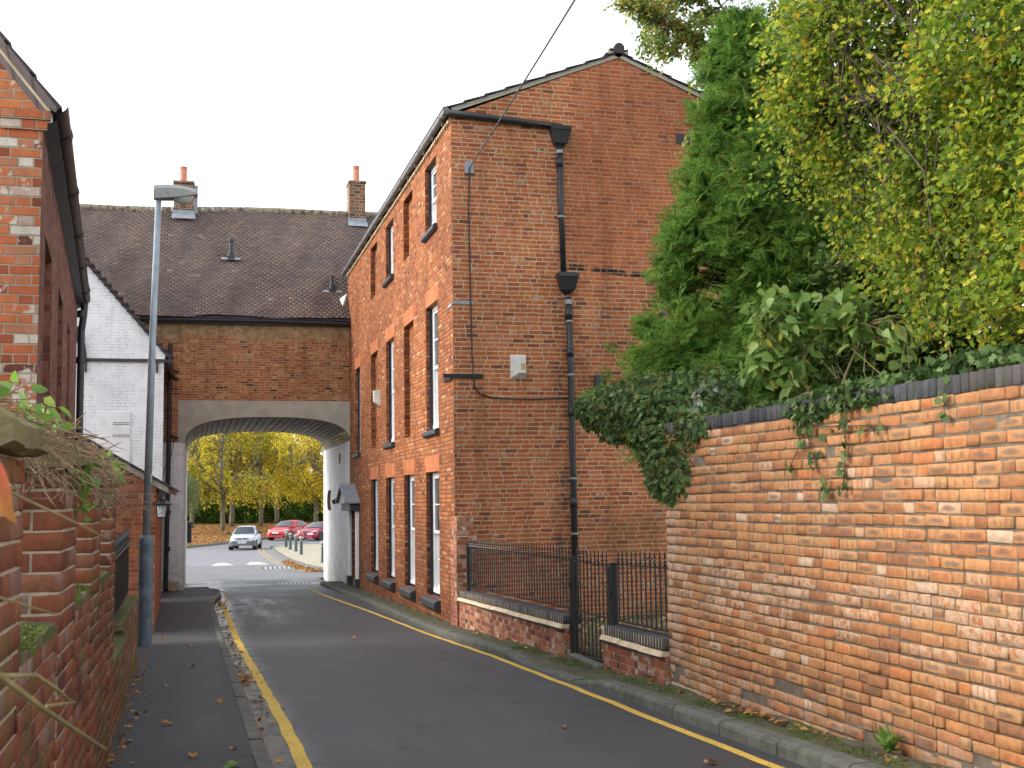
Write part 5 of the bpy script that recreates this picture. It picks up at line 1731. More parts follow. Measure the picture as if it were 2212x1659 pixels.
# -- yellowing tree that overhangs the wall from the right
def ell_list(n, scale=1.0):
    return n
maple_cl = [((4.80, 9.0, 3.35), (.38, .55, .42), 16, 620), ((5.05, 8.8, 4.0), (.55, .8, .6), 22, 1000), ((5.35, 8.2, 4.9), (.8, 1.0, .7), 26, 1200),
            ((5.5, 8.3, 3.2), (.75, .8, .65), 26, 1400), ((5.6, 8.0, 2.35), (.65, .8, .55), 24, 1300), ((5.35, 7.6, 1.75), (.6, .7, .42), 20, 1000),
            ((5.25, 7.2, 3.9), (.6, .8, .7), 24, 1400), ((5.2, 6.8, 2.9), (.55, .8, .7), 26, 1600), ((5.15, 6.5, 2.0), (.5, .8, .55), 24, 1400),
            ((5.1, 6.2, 1.35), (.45, .8, .38), 18, 900), ((5.0, 5.7, 3.4), (.5, .8, .7), 24, 1500), ((4.95, 5.5, 2.4), (.45, .7, .6), 24, 1500),
            ((4.9, 5.3, 1.6), (.4, .7, .42), 18, 1000), ((5.9, 6.6, 4.8), (.9, 1.0, .7), 22, 1100), ((6.3, 8.4, 3.9), (.9, 1.0, 1.1), 26, 1600),
            ((6.4, 7.6, 2.2), (.9, 1.0, .9), 24, 1400), ((5.0, 4.4, 3.0), (.6, .8, 1.0), 20, 1100), ((4.95, 6.5, 1.12), (.32, .6, .28), 14, 520), ((4.9, 5.5, 1.15), (.32, .6, .28), 14, 520), ((5.2, 7.5, 1.25), (.4, .5, .3), 12, 420), ((4.9, 4.8, 1.5), (.4, .6, .5), 14, 600), ((5.5, 8.3, 1.75), (.5, .6, .5), 16, 700), ((5.7, 9.3, 2.3), (.5, .6, .6), 16, 700), ((5.3, 6.7, 1.3), (.4, .7, .35), 16, 700), ((5.2, 9.6, 2.9), (.3, .4, .4), 10, 300), ((5.6, 9.8, 3.6), (.5, .6, .6), 14, 500), ((5.45, 9.0, 2.75), (.4, .5, .35), 12, 500)]
tree("tree", "broad yellow-green autumn tree hanging over the tall orange brick wall", "tree", (7.2, 5.2, -1.6),
     [([(7.2, 5.2, -1.6), (7.1, 5.3, .6), (6.9, 5.5, 2.2), (6.7, 5.8, 4.2), (6.5, 6.2, 5.8)], [.20, .17, .14, .09, .03]),
      ([(6.95, 5.4, 1.9), (6.1, 5.9, 2.55), (5.5, 6.6, 2.85), (5.2, 7.6, 3.0), (4.95, 8.6, 3.2)], [.075, .055, .042, .026, .010]),
      ([(6.95, 5.4, 1.5), (6.2, 6.2, 2.0), (5.7, 7.0, 2.1), (5.5, 7.9, 2.0)], [.06, .045, .03, .010]),
      ([(6.8, 5.6, 2.9), (6.0, 6.3, 3.6), (5.5, 7.2, 4.0), (5.2, 8.6, 4.1)], [.07, .05, .035, .010]),
      ([(6.9, 5.4, 2.3), (6.0, 5.4, 2.9), (5.2, 5.5, 3.2), (4.9, 5.8, 3.3)], [.07, .05, .03, .010]),
      ([(7.0, 5.3, 1.2), (6.0, 5.5, 1.6), (5.2, 5.8, 1.75)], [.06, .04, .012]),
      ([(6.7, 5.8, 3.6), (6.2, 6.9, 4.6), (5.8, 7.8, 5.0)], [.06, .04, .012]),
      ([(6.9, 5.6, 2.0), (6.6, 7.0, 2.8), (6.4, 8.3, 3.6)], [.06, .04, .012])],
     [(c, r, int(nt * 1.8), int(nl * 3.5)) for c, r, nt, nl in maple_cl], LEAF_LOBE, M['maple'], M['bark'], .050, pick=10, droop=-.25, jit=.075, twig_r=.0035, curl=.8)

# -- dark mass of evergreen shrubs behind, added to block sky and colour in shade
for i, (b, h, cl, lab) in enumerate((
        ((8.4, 10.6, -1.7), 4, [((8.3, 10.8, 2.2), (1.5, 1.7, 2.9), 110, 15000)], "dark evergreen tree added behind the yellow-green tree to close its gaps"),
        ((7.6, 8.0, -1.7), 3, [((7.4, 8.2, 2.2), (1.1, 1.6, 2.8), 110, 15000), ((6.9, 6.5, 1.4), (.9, 1.2, 1.3), 50, 6000)], "dark evergreen bush added behind the overhanging branches by the right edge"),
        ((7.2, 13.6, -1.8), 3, [((8.2, 14.0, 2.4), (1.3, 1.4, 2.6), 80, 9000)], "dark leafy backdrop tree added behind the conifer"), ((6.7, 10.2, -1.7), 2, [((6.7, 10.3, 1.6), (.9, 1.0, 1.6), 60, 8000)], "dark evergreen bush added between the conifer and the heart-leaved shrub"))):
    tree("backdrop", lab, "tree", b, [([b, (b[0], b[1], .8), (b[0] - .1, b[1] + .1, h)], [.14, .11, .04])], cl, LEAF_OVAL, M['darkleaf'], M['bark'], .10, group="dark backdrop foliage added behind the wall", jit=.12, tmin=.5)

# -- light tree above the gable
tree("birch", "airy small-leaved tree above the ridge of the brick house, sky showing through", "tree", (9.6, 16.8, -1.9),
     [([(9.6, 16.8, -1.9), (9.5, 16.8, 2), (9.3, 16.9, 5), (9.1, 16.9, 8.5)], [.17, .14, .10, .03]),
      ([(9.4, 16.8, 4.6), (8.6, 16.8, 6.3), (7.6, 16.7, 7.2), (6.5, 16.6, 7.5)], [.06, .04, .025, .006]),
      ([(9.3, 16.8, 5.6), (8.6, 16.9, 7.3), (7.6, 16.9, 8.4)], [.05, .03, .008]),
      ([(9.3, 16.8, 3.8), (8.7, 16.7, 5.2), (7.7, 16.6, 6.0)], [.05, .03, .008])],
     [((6.75, 16.8, 7.7), (.55, .7, .5), 22, 520), ((6.45, 16.8, 7.85), (.40, .5, .40), 12, 200), ((7.4, 16.9, 7.2), (.6, .8, .45), 26, 640), ((7.5, 16.9, 8.1), (.9, .8, .6), 34, 950), ((8.3, 16.9, 7.6), (.8, .9, .8), 34, 1100), ((8.0, 16.8, 6.4), (.55, .7, .5), 20, 380),
      ((6.75, 16.6, 6.75), (.30, .4, .28), 9, 150), ((9.3, 16.9, 7.6), (1.0, 1.0, 1.3), 34, 1400), ((7.6, 16.5, 5.3), (.45, .5, .30), 14, 240), ((7.45, 16.4, 4.1), (.22, .3, .32), 9, 110), ((7.35, 16.4, 3.2), (.12, .3, .25), 6, 60), ((8.6, 16.7, 5.2), (.7, .8, .8), 24, 700)],
     LEAF_KITE, M['birch'], M['bark'], .088, dens=3.2, droop=-.5, jit=.06, twig_r=.0035)

# -- shrub with big heart-shaped leaves
tree("shrub", "pale green shrub with large heart-shaped leaves leaning over the dark coping", "shrub", (5.2, 9.2, -1.6),
     [([(5.2, 9.2, -1.6), (5.15, 9.2, .4), (5.05, 9.2, 1.1)], [.03, .02, .010]), ([(5.2, 9.2, .2), (4.9, 9.25, .9), (4.72, 9.3, 1.35)], [.018, .012, .005]), ([(5.15, 9.2, .3), (5.3, 8.9, 1.0), (5.4, 8.7, 1.4)], [.018, .012, .005]),
      ([(5.2, 9.2, .1), (4.9, 8.9, .75), (4.6, 8.6, .95)], [.014, .009, .004])],
     [((4.85, 9.2, 1.55), (.26, .35, .30), 26, 150), ((5.15, 9.1, 1.62), (.28, .35, .25), 20, 120), ((4.75, 9.25, 1.15), (.22, .3, .22), 16, 90), ((5.35, 8.9, 1.45), (.30, .35, .28), 18, 100), ((5.5, 8.4, 1.2), (.3, .4, .25), 12, 60), ((5.0, 9.15, 1.0), (.2, .3, .15), 8, 30)],
     LEAF_HEART, M['shrub'], M['greentwig'], .118, dens=1.7, droop=-.9, jit=.05, twig_r=.003, tmin=.5, sides=4, curl=.9)
# bare stems in the shade below it
mb = MB()
for _ in range(46):
    y = random.uniform(6.6, 9.3)
    a = Vector((random.uniform(4.7, 5.5), y, .1))
    b = a + Vector((random.gauss(-.15, .25), random.gauss(0, .45), random.uniform(.45, 1.1)))
    mb.tube(curve_pts(a, b, 5, .03, .03), [.009, .007, .006, .004, .002], 4, cap=False)
o = mb.build("bare_shrub", M['greentwig'], recalc=False)
tag(o, "bare tangled brown stems in the shade just above the dark coping", "shrub")
# silvery sprig over the wall top
tree("silver_sprig", "silvery pointed-leaf sprig poking out over the wall top beside the conifer", "plant", (4.9, 9.9, -1.6),
     [([(4.9, 9.9, -1.6), (4.8, 9.9, .5), (4.45, 9.8, .98), (4.25, 9.65, .86)], [.012, .009, .006, .003])], [((4.45, 9.75, .93), (.18, .22, .06), 10, 60), ((4.25, 9.6, .78), (.08, .12, .08), 5, 24)], LEAF_OVAL, M['silver'], M['greentwig'], .10, droop=-.8, jit=.02, twig_r=.003, tmin=.4, sides=4)

# -- ivy: the mass on the wall end, and the trails on the coping
def ivy(name, label, base, blobs, size, stems, fruit=0, trails=()):
    o = tag(empty(name, base), label, "ivy")
    mb = MB()
    for pts in stems:
        mb.tube(curve_pts(pts[0], pts[-1], 6, 0, .03) if len(pts) == 2 else pts, [.018 - .002 * i for i in range(6 if len(pts) == 2 else len(pts))], 5, cap=False)
    LP, LA, LN, FPp = [], [], [], []
    for (c, r, n, shell) in blobs:
        n = int(n * 1.7)
        q = in_ell(n, c, r, shell)
        d = unit(q - np.array(c))
        LP.append(q)
        LA.append(d * .5 + RNG.normal(0, .5, (n, 3)) + np.array([0, 0, -.75]))
        LN.append(d + RNG.normal(0, .45, (n, 3)) + np.array([0, 0, .35]))
        if fruit:
            FPp.append(in_ell(int(n * fruit), c, np.array(r) * 1.04, .9))
    for pts, n in trails:
        mb.tube(pts, .004, 4, cap=False)
        P_ = [Vector(p) for p in pts]
        for _ in range(n):
            t_ = random.random() * (len(P_) - 1.001)
            i = int(t_)
            p = P_[i].lerp(P_[i + 1], t_ - i)
            LP.append(np.array([[p.x - abs(random.gauss(0, .018)), p.y + random.gauss(0, .028), p.z + random.gauss(0, .028)]]))
            LA.append(np.array([[random.gauss(-.2, .3), random.gauss(0, .6), -.7]]))
            LN.append(np.array([[-1, random.gauss(0, .4), random.gauss(.4, .3)]]))
    mb.build("stems", M['bark'], o, recalc=False)
    LP, LA, LN = np.concatenate(LP), np.concatenate(LA), np.concatenate(LN)
    s = size * RNG.uniform(.55, 1.25, len(LP))
    stamp("leaves", *LEAF_LOBE, LP, LA, LN, s, M['ivy'], o)
    if fruit:
        fp = np.concatenate(FPp)
        K = 26
        q = np.repeat(fp, K, 0) + RNG.normal(0, .016, (len(fp) * K, 3))
        stamp("flower_heads", *LEAF_KITE, q, rdir(len(q)), rdir(len(q)), np.full(len(q), .014), M['ivyfruit'], o)
    return o
ivy("ivy", "thick dark ivy bush with yellowish flower heads draped over the end of the tall wall", (4.4, 10.2, .6),
    [((4.34, 12.35, .98), (.26, .75, .26), 900, .55), ((4.42, 11.5, .95), (.34, .8, .33), 1100, .55), ((4.38, 11.9, .70), (.22, .55, .16), 320, .4), ((4.36, 10.8, .70), (.28, .6, .38), 1000, .55), ((4.26, 10.45, .42), (.22, .34, .30), 700, .5),
     ((4.25, 10.28, .16), (.16, .22, .26), 520, .45), ((4.24, 9.95, .30), (.12, .34, .36), 520, .5), ((4.30, 9.6, .60), (.18, .5, .20), 520, .5), ((4.22, 10.12, .08), (.08, .18, .16), 160, .4), ((4.5, 10.2, .9), (.4, .9, .3), 700, .5), ((4.22, 10.55, .18), (.12, .16, .20), 220, .4)],
    .060, [((4.3, 10.36, -1.7), (4.28, 10.36, .3)), ((4.3, 10.36, .2), (4.38, 11.4, .9)), ((4.4, 11.2, .8), (4.35, 12.6, 1.0)), ((4.28, 10.36, .1), (4.24, 9.6, .6))], fruit=.045)
tr_ = []
for (y0, pts) in ((7.55, [(4.23, 7.7, .70), (4.18, 7.68, .60), (4.18, 7.66, .45), (4.175, 7.72, .30), (4.175, 7.86, .16)]), (7.4, [(4.20, 7.6, .62), (4.18, 7.58, .42), (4.175, 7.46, .24), (4.175, 7.36, .05), (4.175, 7.30, -.02)]),
                  (7.1, [(4.22, 7.1, .68), (4.18, 7.06, .55), (4.175, 7.05, .35), (4.175, 7.08, .15), (4.175, 7.12, 0.0)]), (7.2, [(4.18, 7.75, .50), (4.178, 7.4, .46), (4.178, 7.0, .44), (4.178, 6.6, .42)]), (7.0, [(4.2, 7.9, .63), (4.17, 7.4, .60), (4.17, 6.9, .58)]),
                  (6.0, [(4.2, 5.98, .66), (4.18, 5.96, .52), (4.18, 5.96, .48)])):
    tr_.append((pts, {7.55: 34, 7.4: 34, 7.1: 30, 7.2: 20, 7.0: 40, 6.0: 7}[y0]))
ivy("ivy", "creeping ivy along the dark coping with thin strands trailing down the orange wall", (4.3, 7, .66),
    [((4.36, 8.0, .68), (.16, .9, .05), 260, .3), ((4.34, 6.9, .70), (.17, 1.0, .07), 520, .3), ((4.40, 5.8, .73), (.20, 1.0, .10), 650, .3), ((4.45, 4.8, .74), (.2, .9, .10), 420, .3), ((4.19, 7.5, .58), (.03, .35, .07), 90, .3), ((4.19, 6.9, .62), (.03, .5, .05), 70, .3)],
    .058, [((4.4, 9.0, .67), (4.4, 5.0, .69)), ((4.33, 8.2, .67), (4.33, 6.2, .67))], 0, tr_)

# -- dry creeper on the left piers
cr = tag(empty("creeper", (-.62, 5.0, -1.6)), "matted dry brown creeper with a few green leaves over mossy brick pier caps", "creeper")
mb = MB()
for _ in range(1250):
    y = random.uniform(3.6, 7.9) if random.random() < .8 else random.uniform(3.0, 4.4)
    top = float(np.interp(y, [3, 4.2, 5.0, 6, 7, 8.2], [.32, .36, .32, .27, .21, .17]))
    x = random.gauss(-.66, .11)
    z = top - abs(random.gauss(0, .085)) - .05 + (-.66 - x) * .25
    p = Vector((x, y, z))
    L = random.uniform(.05, .22)
    d = Vector((random.gauss(.35, .5), random.gauss(-.15, .65), random.gauss(-.06, .20))).normalized() * L
    mb.tube(curve_pts(p, p + d, 4, random.gauss(0, .02), .012), [.0026, .0024, .002, .0012], 4, cap=False)
for _ in range(150):                       # longer stems hanging over the street face
    y = random.uniform(3.9, 7.4)
    p = Vector((random.gauss(-.62, .05), y, random.uniform(.12, .34)))
    q = p + Vector((random.uniform(.06, .26), random.gauss(-.1, .18), random.uniform(-.26, -.02)))
    mb.tube(curve_pts(p, q, 5, random.uniform(.0, .03), .01), [.0028, .0026, .0022, .0018, .001], 4, cap=False)
mb.build("stems", M['twig'], cr, recalc=False)
LP = np.concatenate([in_ell(26, (-.52, 4.25, .30), (.08, .3, .08)), in_ell(22, (-.46, 5.0, .12), (.05, .15, .10)), in_ell(30, (-.50, 7.4, .20), (.08, .5, .07)), in_ell(6, (-.5, 3.55, .33), (.06, .2, .05)), in_ell(10, (-.46, 5.3, -.0), (.05, .2, .08)), in_ell(12, (-.52, 6.7, .24), (.06, .3, .05))])
n = len(LP)
stamp("leaves", *LEAF_OVAL, LP, rdir(n, -.5) + np.array([.5, -.3, 0]), rdir(n, .8), RNG.uniform(.045, .085, n), M['leafgreen'], cr, RNG.uniform(.04, .07, n))
# red leaf and stems close to the lens
tw = tag(empty("creeper_shoot", (-.5, 1.5, -.3)), "curled red-orange creeper leaf on bare green stems in the near left corner", "creeper")
mb = MB()
mb.tube([(-.50, 1.50, -.02), (-.33, 1.52, -.16), (-.235, 1.60, -.21), (-.20, 1.72, -.27), (-.165, 1.82, -.32), (-.13, 1.90, -.365)], [.0075, .006, .005, .0042, .0035, .0028], 7)
mb.tube([(-.235, 1.60, -.21), (-.205, 1.70, -.225), (-.185, 1.80, -.262), (-.178, 1.86, -.285)], [.004, .0035, .0028, .002], 6)
mb.tube([(-.195, 1.74, -.272), (-.165, 1.80, -.278)], [.003, .002], 6)
mb.tube([(-.50, 1.45, .04), (-.30, 1.48, .06), (-.15, 1.7, -.03), (-.12, 1.75, -.05)], [.0025, .0022, .0016, .001], 6)
mb.tube([(-.42, 1.5, -.06), (-.25, 1.52, -.10), (-.17, 1.7, -.15)], [.003, .0024, .001], 6)
mb.build("stems", M['greentwig'], tw, smooth=True)
P = []
ctr = [(-.262, 1.45, .085), (-.232, 1.45, .068), (-.212, 1.45, .040), (-.203, 1.445, .012), (-.196, 1.44, -.008), (-.184, 1.44, -.021)]
wd = [.006, .019, .024, .022, .013, .001]
for (c, w) in zip(ctr, wd):
    w *= .62
    c = (c[0] - .004, c[1], c[2])
    c = (c[0] - .010, c[1], c[2])
    P.append([(c[0] - w * .75, c[1] + .01, c[2] - w * .5), (c[0] - w * .35, c[1] - .004, c[2] - w * .2), (c[0], c[1] - .008, c[2]), (c[0] + w * .45, c[1] - .002, c[2] + w * .25), (c[0] + w * .8, c[1] + .008, c[2] + w * .4)])
MB().grid(P).build("red_leaf", M['leafred'], tw, smooth=True, sub=2, recalc=False)
for (c, s) in (((-.295, 1.5, -.10), .035), ((-.285, 1.5, -.145), .03), ((-.28, 1.48, -.06), .03)):
    P = [[(c[0] + s * (u_ - .5) * (1 - abs(v_ - .5)), c[1] + .01 * math.sin(3 * u_), c[2] + s * 1.3 * (v_ - .5)) for u_ in (0, .5, 1)] for v_ in (0, .33, .66, 1)]
    MB().grid(P).build("red_leaf", M['leafred'], tw, smooth=True, sub=2, recalc=False)

# -- weed, moss and leaf litter at the kerbs
wd_ = tag(empty("weed", (4.12, 6.55, g(6.55))), "small bright green leafy weed at the foot of the orange wall", "plant")
n = 26
q = np.array([4.12, 6.58, g(6.55) + .0]) + np.abs(RNG.normal(0, 1, (n, 3))) * np.array([.02, .02, .05]) * np.array([-1, 1, 1])
ax = rdir(n, .8)
stamp("leaves", *LEAF_OVAL, q, ax, rdir(n, .6), RNG.uniform(.07, .15, n), M['leafgreen'], wd_, RNG.uniform(.04, .07, n))
def stuff(name, pos, size, mat, leaf=LEAF_KITE, flat=True):
    n = len(pos)
    ax = rdir(n, 0, .15 if flat else 1)
    nr = rdir(n, 2.2 if flat else .4)
    o = stamp(name, *leaf, pos, ax, nr, size, mat)
    o['kind'] = 'stuff'
    return o
def on_pave(x, y, dz=.008):
    return np.stack([x, y, np.array([g(v) for v in y]) + dz], 1)
n = 15000
y = RNG.uniform(4, 15, n)
x = 4.0 + RNG.normal(0, .085, n)
keep = (np.sin(y * 3.1) + np.sin(y * 7.7 + 1) + RNG.normal(0, .8, n) > .2) & (x < 4.17) & (x > 3.85)
stuff("verge_moss", on_pave(x[keep], y[keep], .006), RNG.uniform(.008, .018, keep.sum()), G("verge_moss", [(0, (.03, .055, .008)), (1, (.12, .17, .02))], .2), flat=False)
ys = np.concatenate([RNG.normal(8.3, .35, 70), RNG.uniform(5, 14, 60), RNG.uniform(14, 30, 60)])
xs_ = np.where(ys < 14, 4.10, 4.12) - np.abs(RNG.normal(0, .05, len(ys)))
stuff("leaf_litter", on_pave(xs_, ys, .02), RNG.uniform(.03, .07, len(ys)), M['litter'], LEAF_OVAL)
ys = np.concatenate([RNG.normal(13.8, .35, 90), RNG.uniform(6, 30, 190), RNG.normal(28.5, .4, 40)])
xs_ = .455 + np.abs(RNG.normal(0, .08, len(ys)))
stuff("leaf_litter", on_pave(xs_, ys, -.085), RNG.uniform(.03, .08, len(ys)), M['litter'], LEAF_OVAL)
ys = np.concatenate([RNG.uniform(6.5, 15, 150)])
xs_ = np.array([-.53 if v < 10.7 else -.62 for v in ys]) + np.abs(RNG.normal(0, .05, len(ys)))
stuff("leaf_litter", on_pave(xs_, ys, .012), RNG.uniform(.025, .06, len(ys)), M['litter'], LEAF_OVAL)
n = 900
xs_ = RNG.uniform(4.45, 7.5, n); ys = RNG.uniform(10.6, 19, n)
stuff("leaf_litter", on_pave(xs_, ys, .05), RNG.uniform(.05, .10, n), M['litter'], LEAF_OVAL)
n = 110
xs_ = RNG.uniform(4.6, 7.8, n); ys = RNG.uniform(13, 19, n)
stuff("yard_grass", on_pave(xs_, ys, .05), RNG.uniform(.05, .14, n), M['leafgreen'], LEAF_OVAL, flat=False)
n = 2600
t_ = RNG.random(n)
ys = 46.2 + 10.5 * t_
xs_ = np.interp(ys, [45.6, 47.4, 50.5, 54.5, 58], [5.0, 4.75, 4.42, 4.3, 4.25]) - .18 - np.abs(RNG.normal(0, .22, n)) * (1 - .5 * t_)
stuff("leaf_litter", on_pave(xs_, ys, -.08), RNG.uniform(.06, .14, n), M['litter'], LEAF_OVAL)
n = 30000
xs_ = RNG.uniform(-8, 26, n); ys = np.array([LAWN(v) for v in xs_]) + .5 + np.abs(RNG.normal(0, 22, n))
stuff("leaf_litter", np.stack([xs_, ys, np.array([lawn_z(a, b) for a, b in zip(xs_, ys)]) + .04], 1), RNG.uniform(.07, .17, n), M['litter'], LEAF_OVAL)
# single leaves
def fallen(name, label, group, spots, mat, size):
    P = [[(size * (u_ - .5) * (1.0 - .6 * abs(v_ - .4)), size * 1.2 * (v_ - .5), .012 + .02 * abs(u_ - .5) + .012 * math.sin(5 * v_)) for u_ in np.linspace(0, 1, 5)] for v_ in np.linspace(0, 1, 5)]
    first = None
    for (x, y, off) in spots:
        o = MB().grid(P).build(name, mat, recalc=False) if first is None else first.copy()
        if first is None:
            first = o
            tag(o, label, "leaf", group)
        else:
            COL.objects.link(o)
        o.location = (x, y, g(y) + off)
        o.rotation_euler = (random.gauss(0, .12), random.gauss(0, .12), random.uniform(0, 6.28))
        s = random.uniform(.7, 1.2)
        o.scale = (s, s, s)
fallen("fallen_leaf", "single brown autumn leaf lying on the grey asphalt pavement", "leaves on the pavement",
       [(-.42, 14.3, 0), (-.05, 14.4, 0), (-.30, 12.4, 0), (-.22, 9.7, 0), (.20, 10.9, 0), (-.02, 8.2, 0), (-.45, 11.6, 0), (.25, 8.4, 0), (-.1, 17.5, 0), (-.5, 19.2, 0)], M['litter'], .062)
fallen("fallen_leaf", "single brown autumn leaf lying on the dark road", "leaves on the road", [(2.76, 8.95, -.096), (3.2, 7.2, -.096), (2.4, 19, -.096)], M['litter'], .06)
fallen("fallen_leaf", "single green leaf lying on the pavement by the bottom edge", "green leaves on the pavement", [(.22, 7.72, 0)], M['leafgreen'], .075)

# ------------------------------------------------------------------ the park beyond the arch
def park_tree(label, x, y, h, cr, base_h, n, mat, tr=.19, name="tree", group="autumn trees of the park", leaf=.20):
    zb = lawn_z(x, y)
    limbs = [([(x, y, zb - .1), (x + .05, y, zb + base_h), (x - .1, y, zb + h * .6), (x, y, zb + h * .85)], [tr * 1.15, tr, tr * .6, .03])]
    for k in range(9):
        a = k * 2.4 + random.random()
        z0 = zb + base_h * random.uniform(.9, 1.25)
        rr = cr * random.uniform(.6, .95)
        limbs.append(([(x, y, z0), (x + math.cos(a) * rr * .45, y + math.sin(a) * rr * .45, z0 + h * .13), (x + math.cos(a) * rr, y + math.sin(a) * rr, z0 + h * random.uniform(.20, .42))], [tr * .45, tr * .28, .02]))
    cl = []
    for k in range(16):
        a = random.uniform(0, 6.28)
        q = random.uniform(.15, .85)
        z = zb + base_h + (h - base_h) * random.uniform(.0, .95) - .15 * cr * q
        cl.append(((x + math.cos(a) * cr * q, y + math.sin(a) * cr * q, z), (cr * .5, cr * .5, cr * .38), 18, n // 9))
    tree(name, label, "tree", (x, y, zb), limbs, cl, LEAF_KITE, mat, M['barkpale'], leaf, group, droop=-.3, jit=.22, twig_r=.012, sides=4)
A_, GO = M['autumn'], M['autumngold']
park_tree("autumn tree with a straight pale trunk, nearest to the silver car", 2.05, 106, 10.5, 4.6, 2.9, 7800, A_, .20)
park_tree("autumn tree with a slender trunk rising directly behind the silver car", 6.1, 122, 11, 4.8, 3.2, 7800, A_, .19)
park_tree("golden autumn tree forking low behind the bright red car", 11.0, 116, 10.5, 4.6, 2.6, 7800, GO, .20)
park_tree("thin-trunked golden tree by the right leg of the arch", 13.6, 112, 10, 3.9, 3.0, 5200, GO, .13)
park_tree("dark-trunked autumn tree just behind the straight pale trunk", 3.2, 121, 11, 4.8, 3.4, 6500, A_, .22)
park_tree("autumn tree far back at the left of the park", -2.5, 127, 12, 5.5, 3.5, 6500, A_, .24)
park_tree("tall golden tree filling the back of the park on the right", 12.5, 146, 17, 7.5, 1.0, 26000, GO, .3, leaf=.30)
park_tree("tall yellow tree filling the back of the park in the middle", 4.5, 150, 18, 8, 1.0, 26000, A_, .3, leaf=.30)
park_tree("tall brown-green tree at the back of the park on the left", -5.5, 148, 17, 7.5, 1.0, 22000, A_, .3, leaf=.30)
park_tree("leafy golden tree between the silver car and the red hatchback, further back", 8.2, 131, 13, 6, 3.8, 12000, GO, .22, leaf=.24)
park_tree("leafy yellow-green tree far behind the left leg of the arch", -.6, 116, 11, 4.6, 3.8, 9000, A_, .18)
park_tree("tall golden tree at the far right of the park behind the house", 22, 140, 16, 7.5, 3.5, 5000, GO, .3, leaf=.30)
# weeping willow at the left
wl = tag(empty("willow", (-1.2, 100, lawn_z(-1.2, 100))), "grey-green weeping willow at the left edge of the arch opening", "tree", None)
mb = MB()
zb = lawn_z(-1.2, 100)
mb.tube([(-1.0, 99.5, zb), (-1.4, 99.8, zb + 1.2), (-1.9, 100, zb + 2.4), (-2.0, 100, zb + 4.2)], [.28, .22, .17, .10], 8)
mb.build("trunk", M['bark'], wl, smooth=True)
LP = []
for _ in range(420):
    a, q = random.uniform(0, 6.28), math.sqrt(random.random())
    x, y = -1.9 + 2.3 * q * math.cos(a), 100 + 2.2 * q * math.sin(a)
    zt_ = zb + 5.4 - 1.6 * q * q
    zl = zb + random.uniform(1.4, 2.9)
    m_ = 26
    z = np.linspace(zt_, zl, m_)
    LP.append(np.stack([x + RNG.normal(0, .05, m_), y + RNG.normal(0, .05, m_), z], 1))
LP = np.concatenate(LP)
n = len(LP)
stamp("crown", *LEAF_KITE, LP, rdir(n, -1.6), rdir(n), RNG.uniform(.14, .26, n), M['willow'], wl, RNG.uniform(.06, .10, n))
# rounded shrubs as the hedge behind
def bush(label, c, r, n, mat=None, size=.30):
    o = tag(empty("bush", (c[0], c[1], c[2] - r[2] * .6)), label, "bush", "bushes behind the park trees")
    mb = MB()
    for _ in range(14):
        a = random.uniform(0, 6.28)
        mb.tube([(c[0] + .3 * math.cos(a), c[1] + .3 * math.sin(a), c[2] - r[2] * .9), (c[0] + r[0] * .6 * math.cos(a), c[1] + r[1] * .6 * math.sin(a), c[2] + r[2] * .5)], [.05, .02], 5)
    mb.build("stems", M['bark'], o)
    q = np.concatenate([in_ell(n, c, r, .72), in_ell(n // 3, c, np.array(r) * .75, .3)])
    d = unit(q - np.array(c))
    q = q + d * (.22 * np.sin(q[:, :1] * 4.1) * np.sin(q[:, 2:3] * 3.7 + q[:, 1:2] * 2))
    d = d + RNG.normal(0, .55, d.shape)
    stamp("foliage", *LEAF_KITE, q, d * .6 + rdir(len(q), .2) * .7, d + np.array([0, 0, .4]), size * RNG.uniform(.6, 1.3, len(q)), mat or M['hedge'], o, size * RNG.uniform(.4, .7, len(q)))
hb = lambda x, y: lawn_z(x, y)
for i, (x, y, rx, rz, lab) in enumerate(((-4.5, 132, 3.0, 2.2, "dark green bush at the far left of the park under the willow"), (.2, 133, 2.6, 2.1, "bright green topped bush left of the straight pale trunk"),
                                       (4.2, 134, 2.6, 2.6, "bright green bush between the two slender trunks"), (8.6, 136, 3.0, 2.9, "large pale green bush right of the slender trunk"),
                                       (13.2, 138, 3.0, 2.5, "dark green bush behind the two red cars"), (19, 140, 4.0, 2.8, "green bush behind the right leg of the arch"), (-11, 134, 4.5, 2.8, "green bush beyond the left leg of the arch"))):
    bush(lab, (x, y, hb(x, y) + rz * .62), (rx, 2.0, rz), 9000)
# park furniture
o = tag(empty("park_lamp", (12.2, 108, lawn_z(12.2, 108))), "dark green park lamp column behind the red cars", "lamp post")
z0 = lawn_z(12.2, 108)
mb = MB()
mb.lathe([(.13, 0), (.12, .9), (.08, 1.0), (.06, 2.6), (.05, 5.5)], 12, (12.2, 108, z0))
mb.build("column", M['bollard'], o)
MB().cbox(12.08, 12.32, 107.9, 108.1, z0 + 3.0, z0 + 3.9, .03).build("control_box", M['bollard'], o)
MB().lathe([(.08, 5.5), (.22, 5.6), (.28, 6.1), (.05, 6.3)], 12, (12.2, 108, z0)).build("lantern", M['bollard'], o)
o = tag(empty("park_sign", (11.1, 107, lawn_z(11.1, 107))), "small white notice on a thin post behind the bright red car", "sign")
z0 = lawn_z(11.1, 107)
MB().tube([(11.1, 107, z0), (11.1, 107, z0 + 1.9)], .03, 8).build("post", M['bollard'], o)
MB().cbox(11.0, 11.2, 106.94, 106.97, z0 + 1.35, z0 + 1.9, .005).build("panel", M['whitepaint'], o)
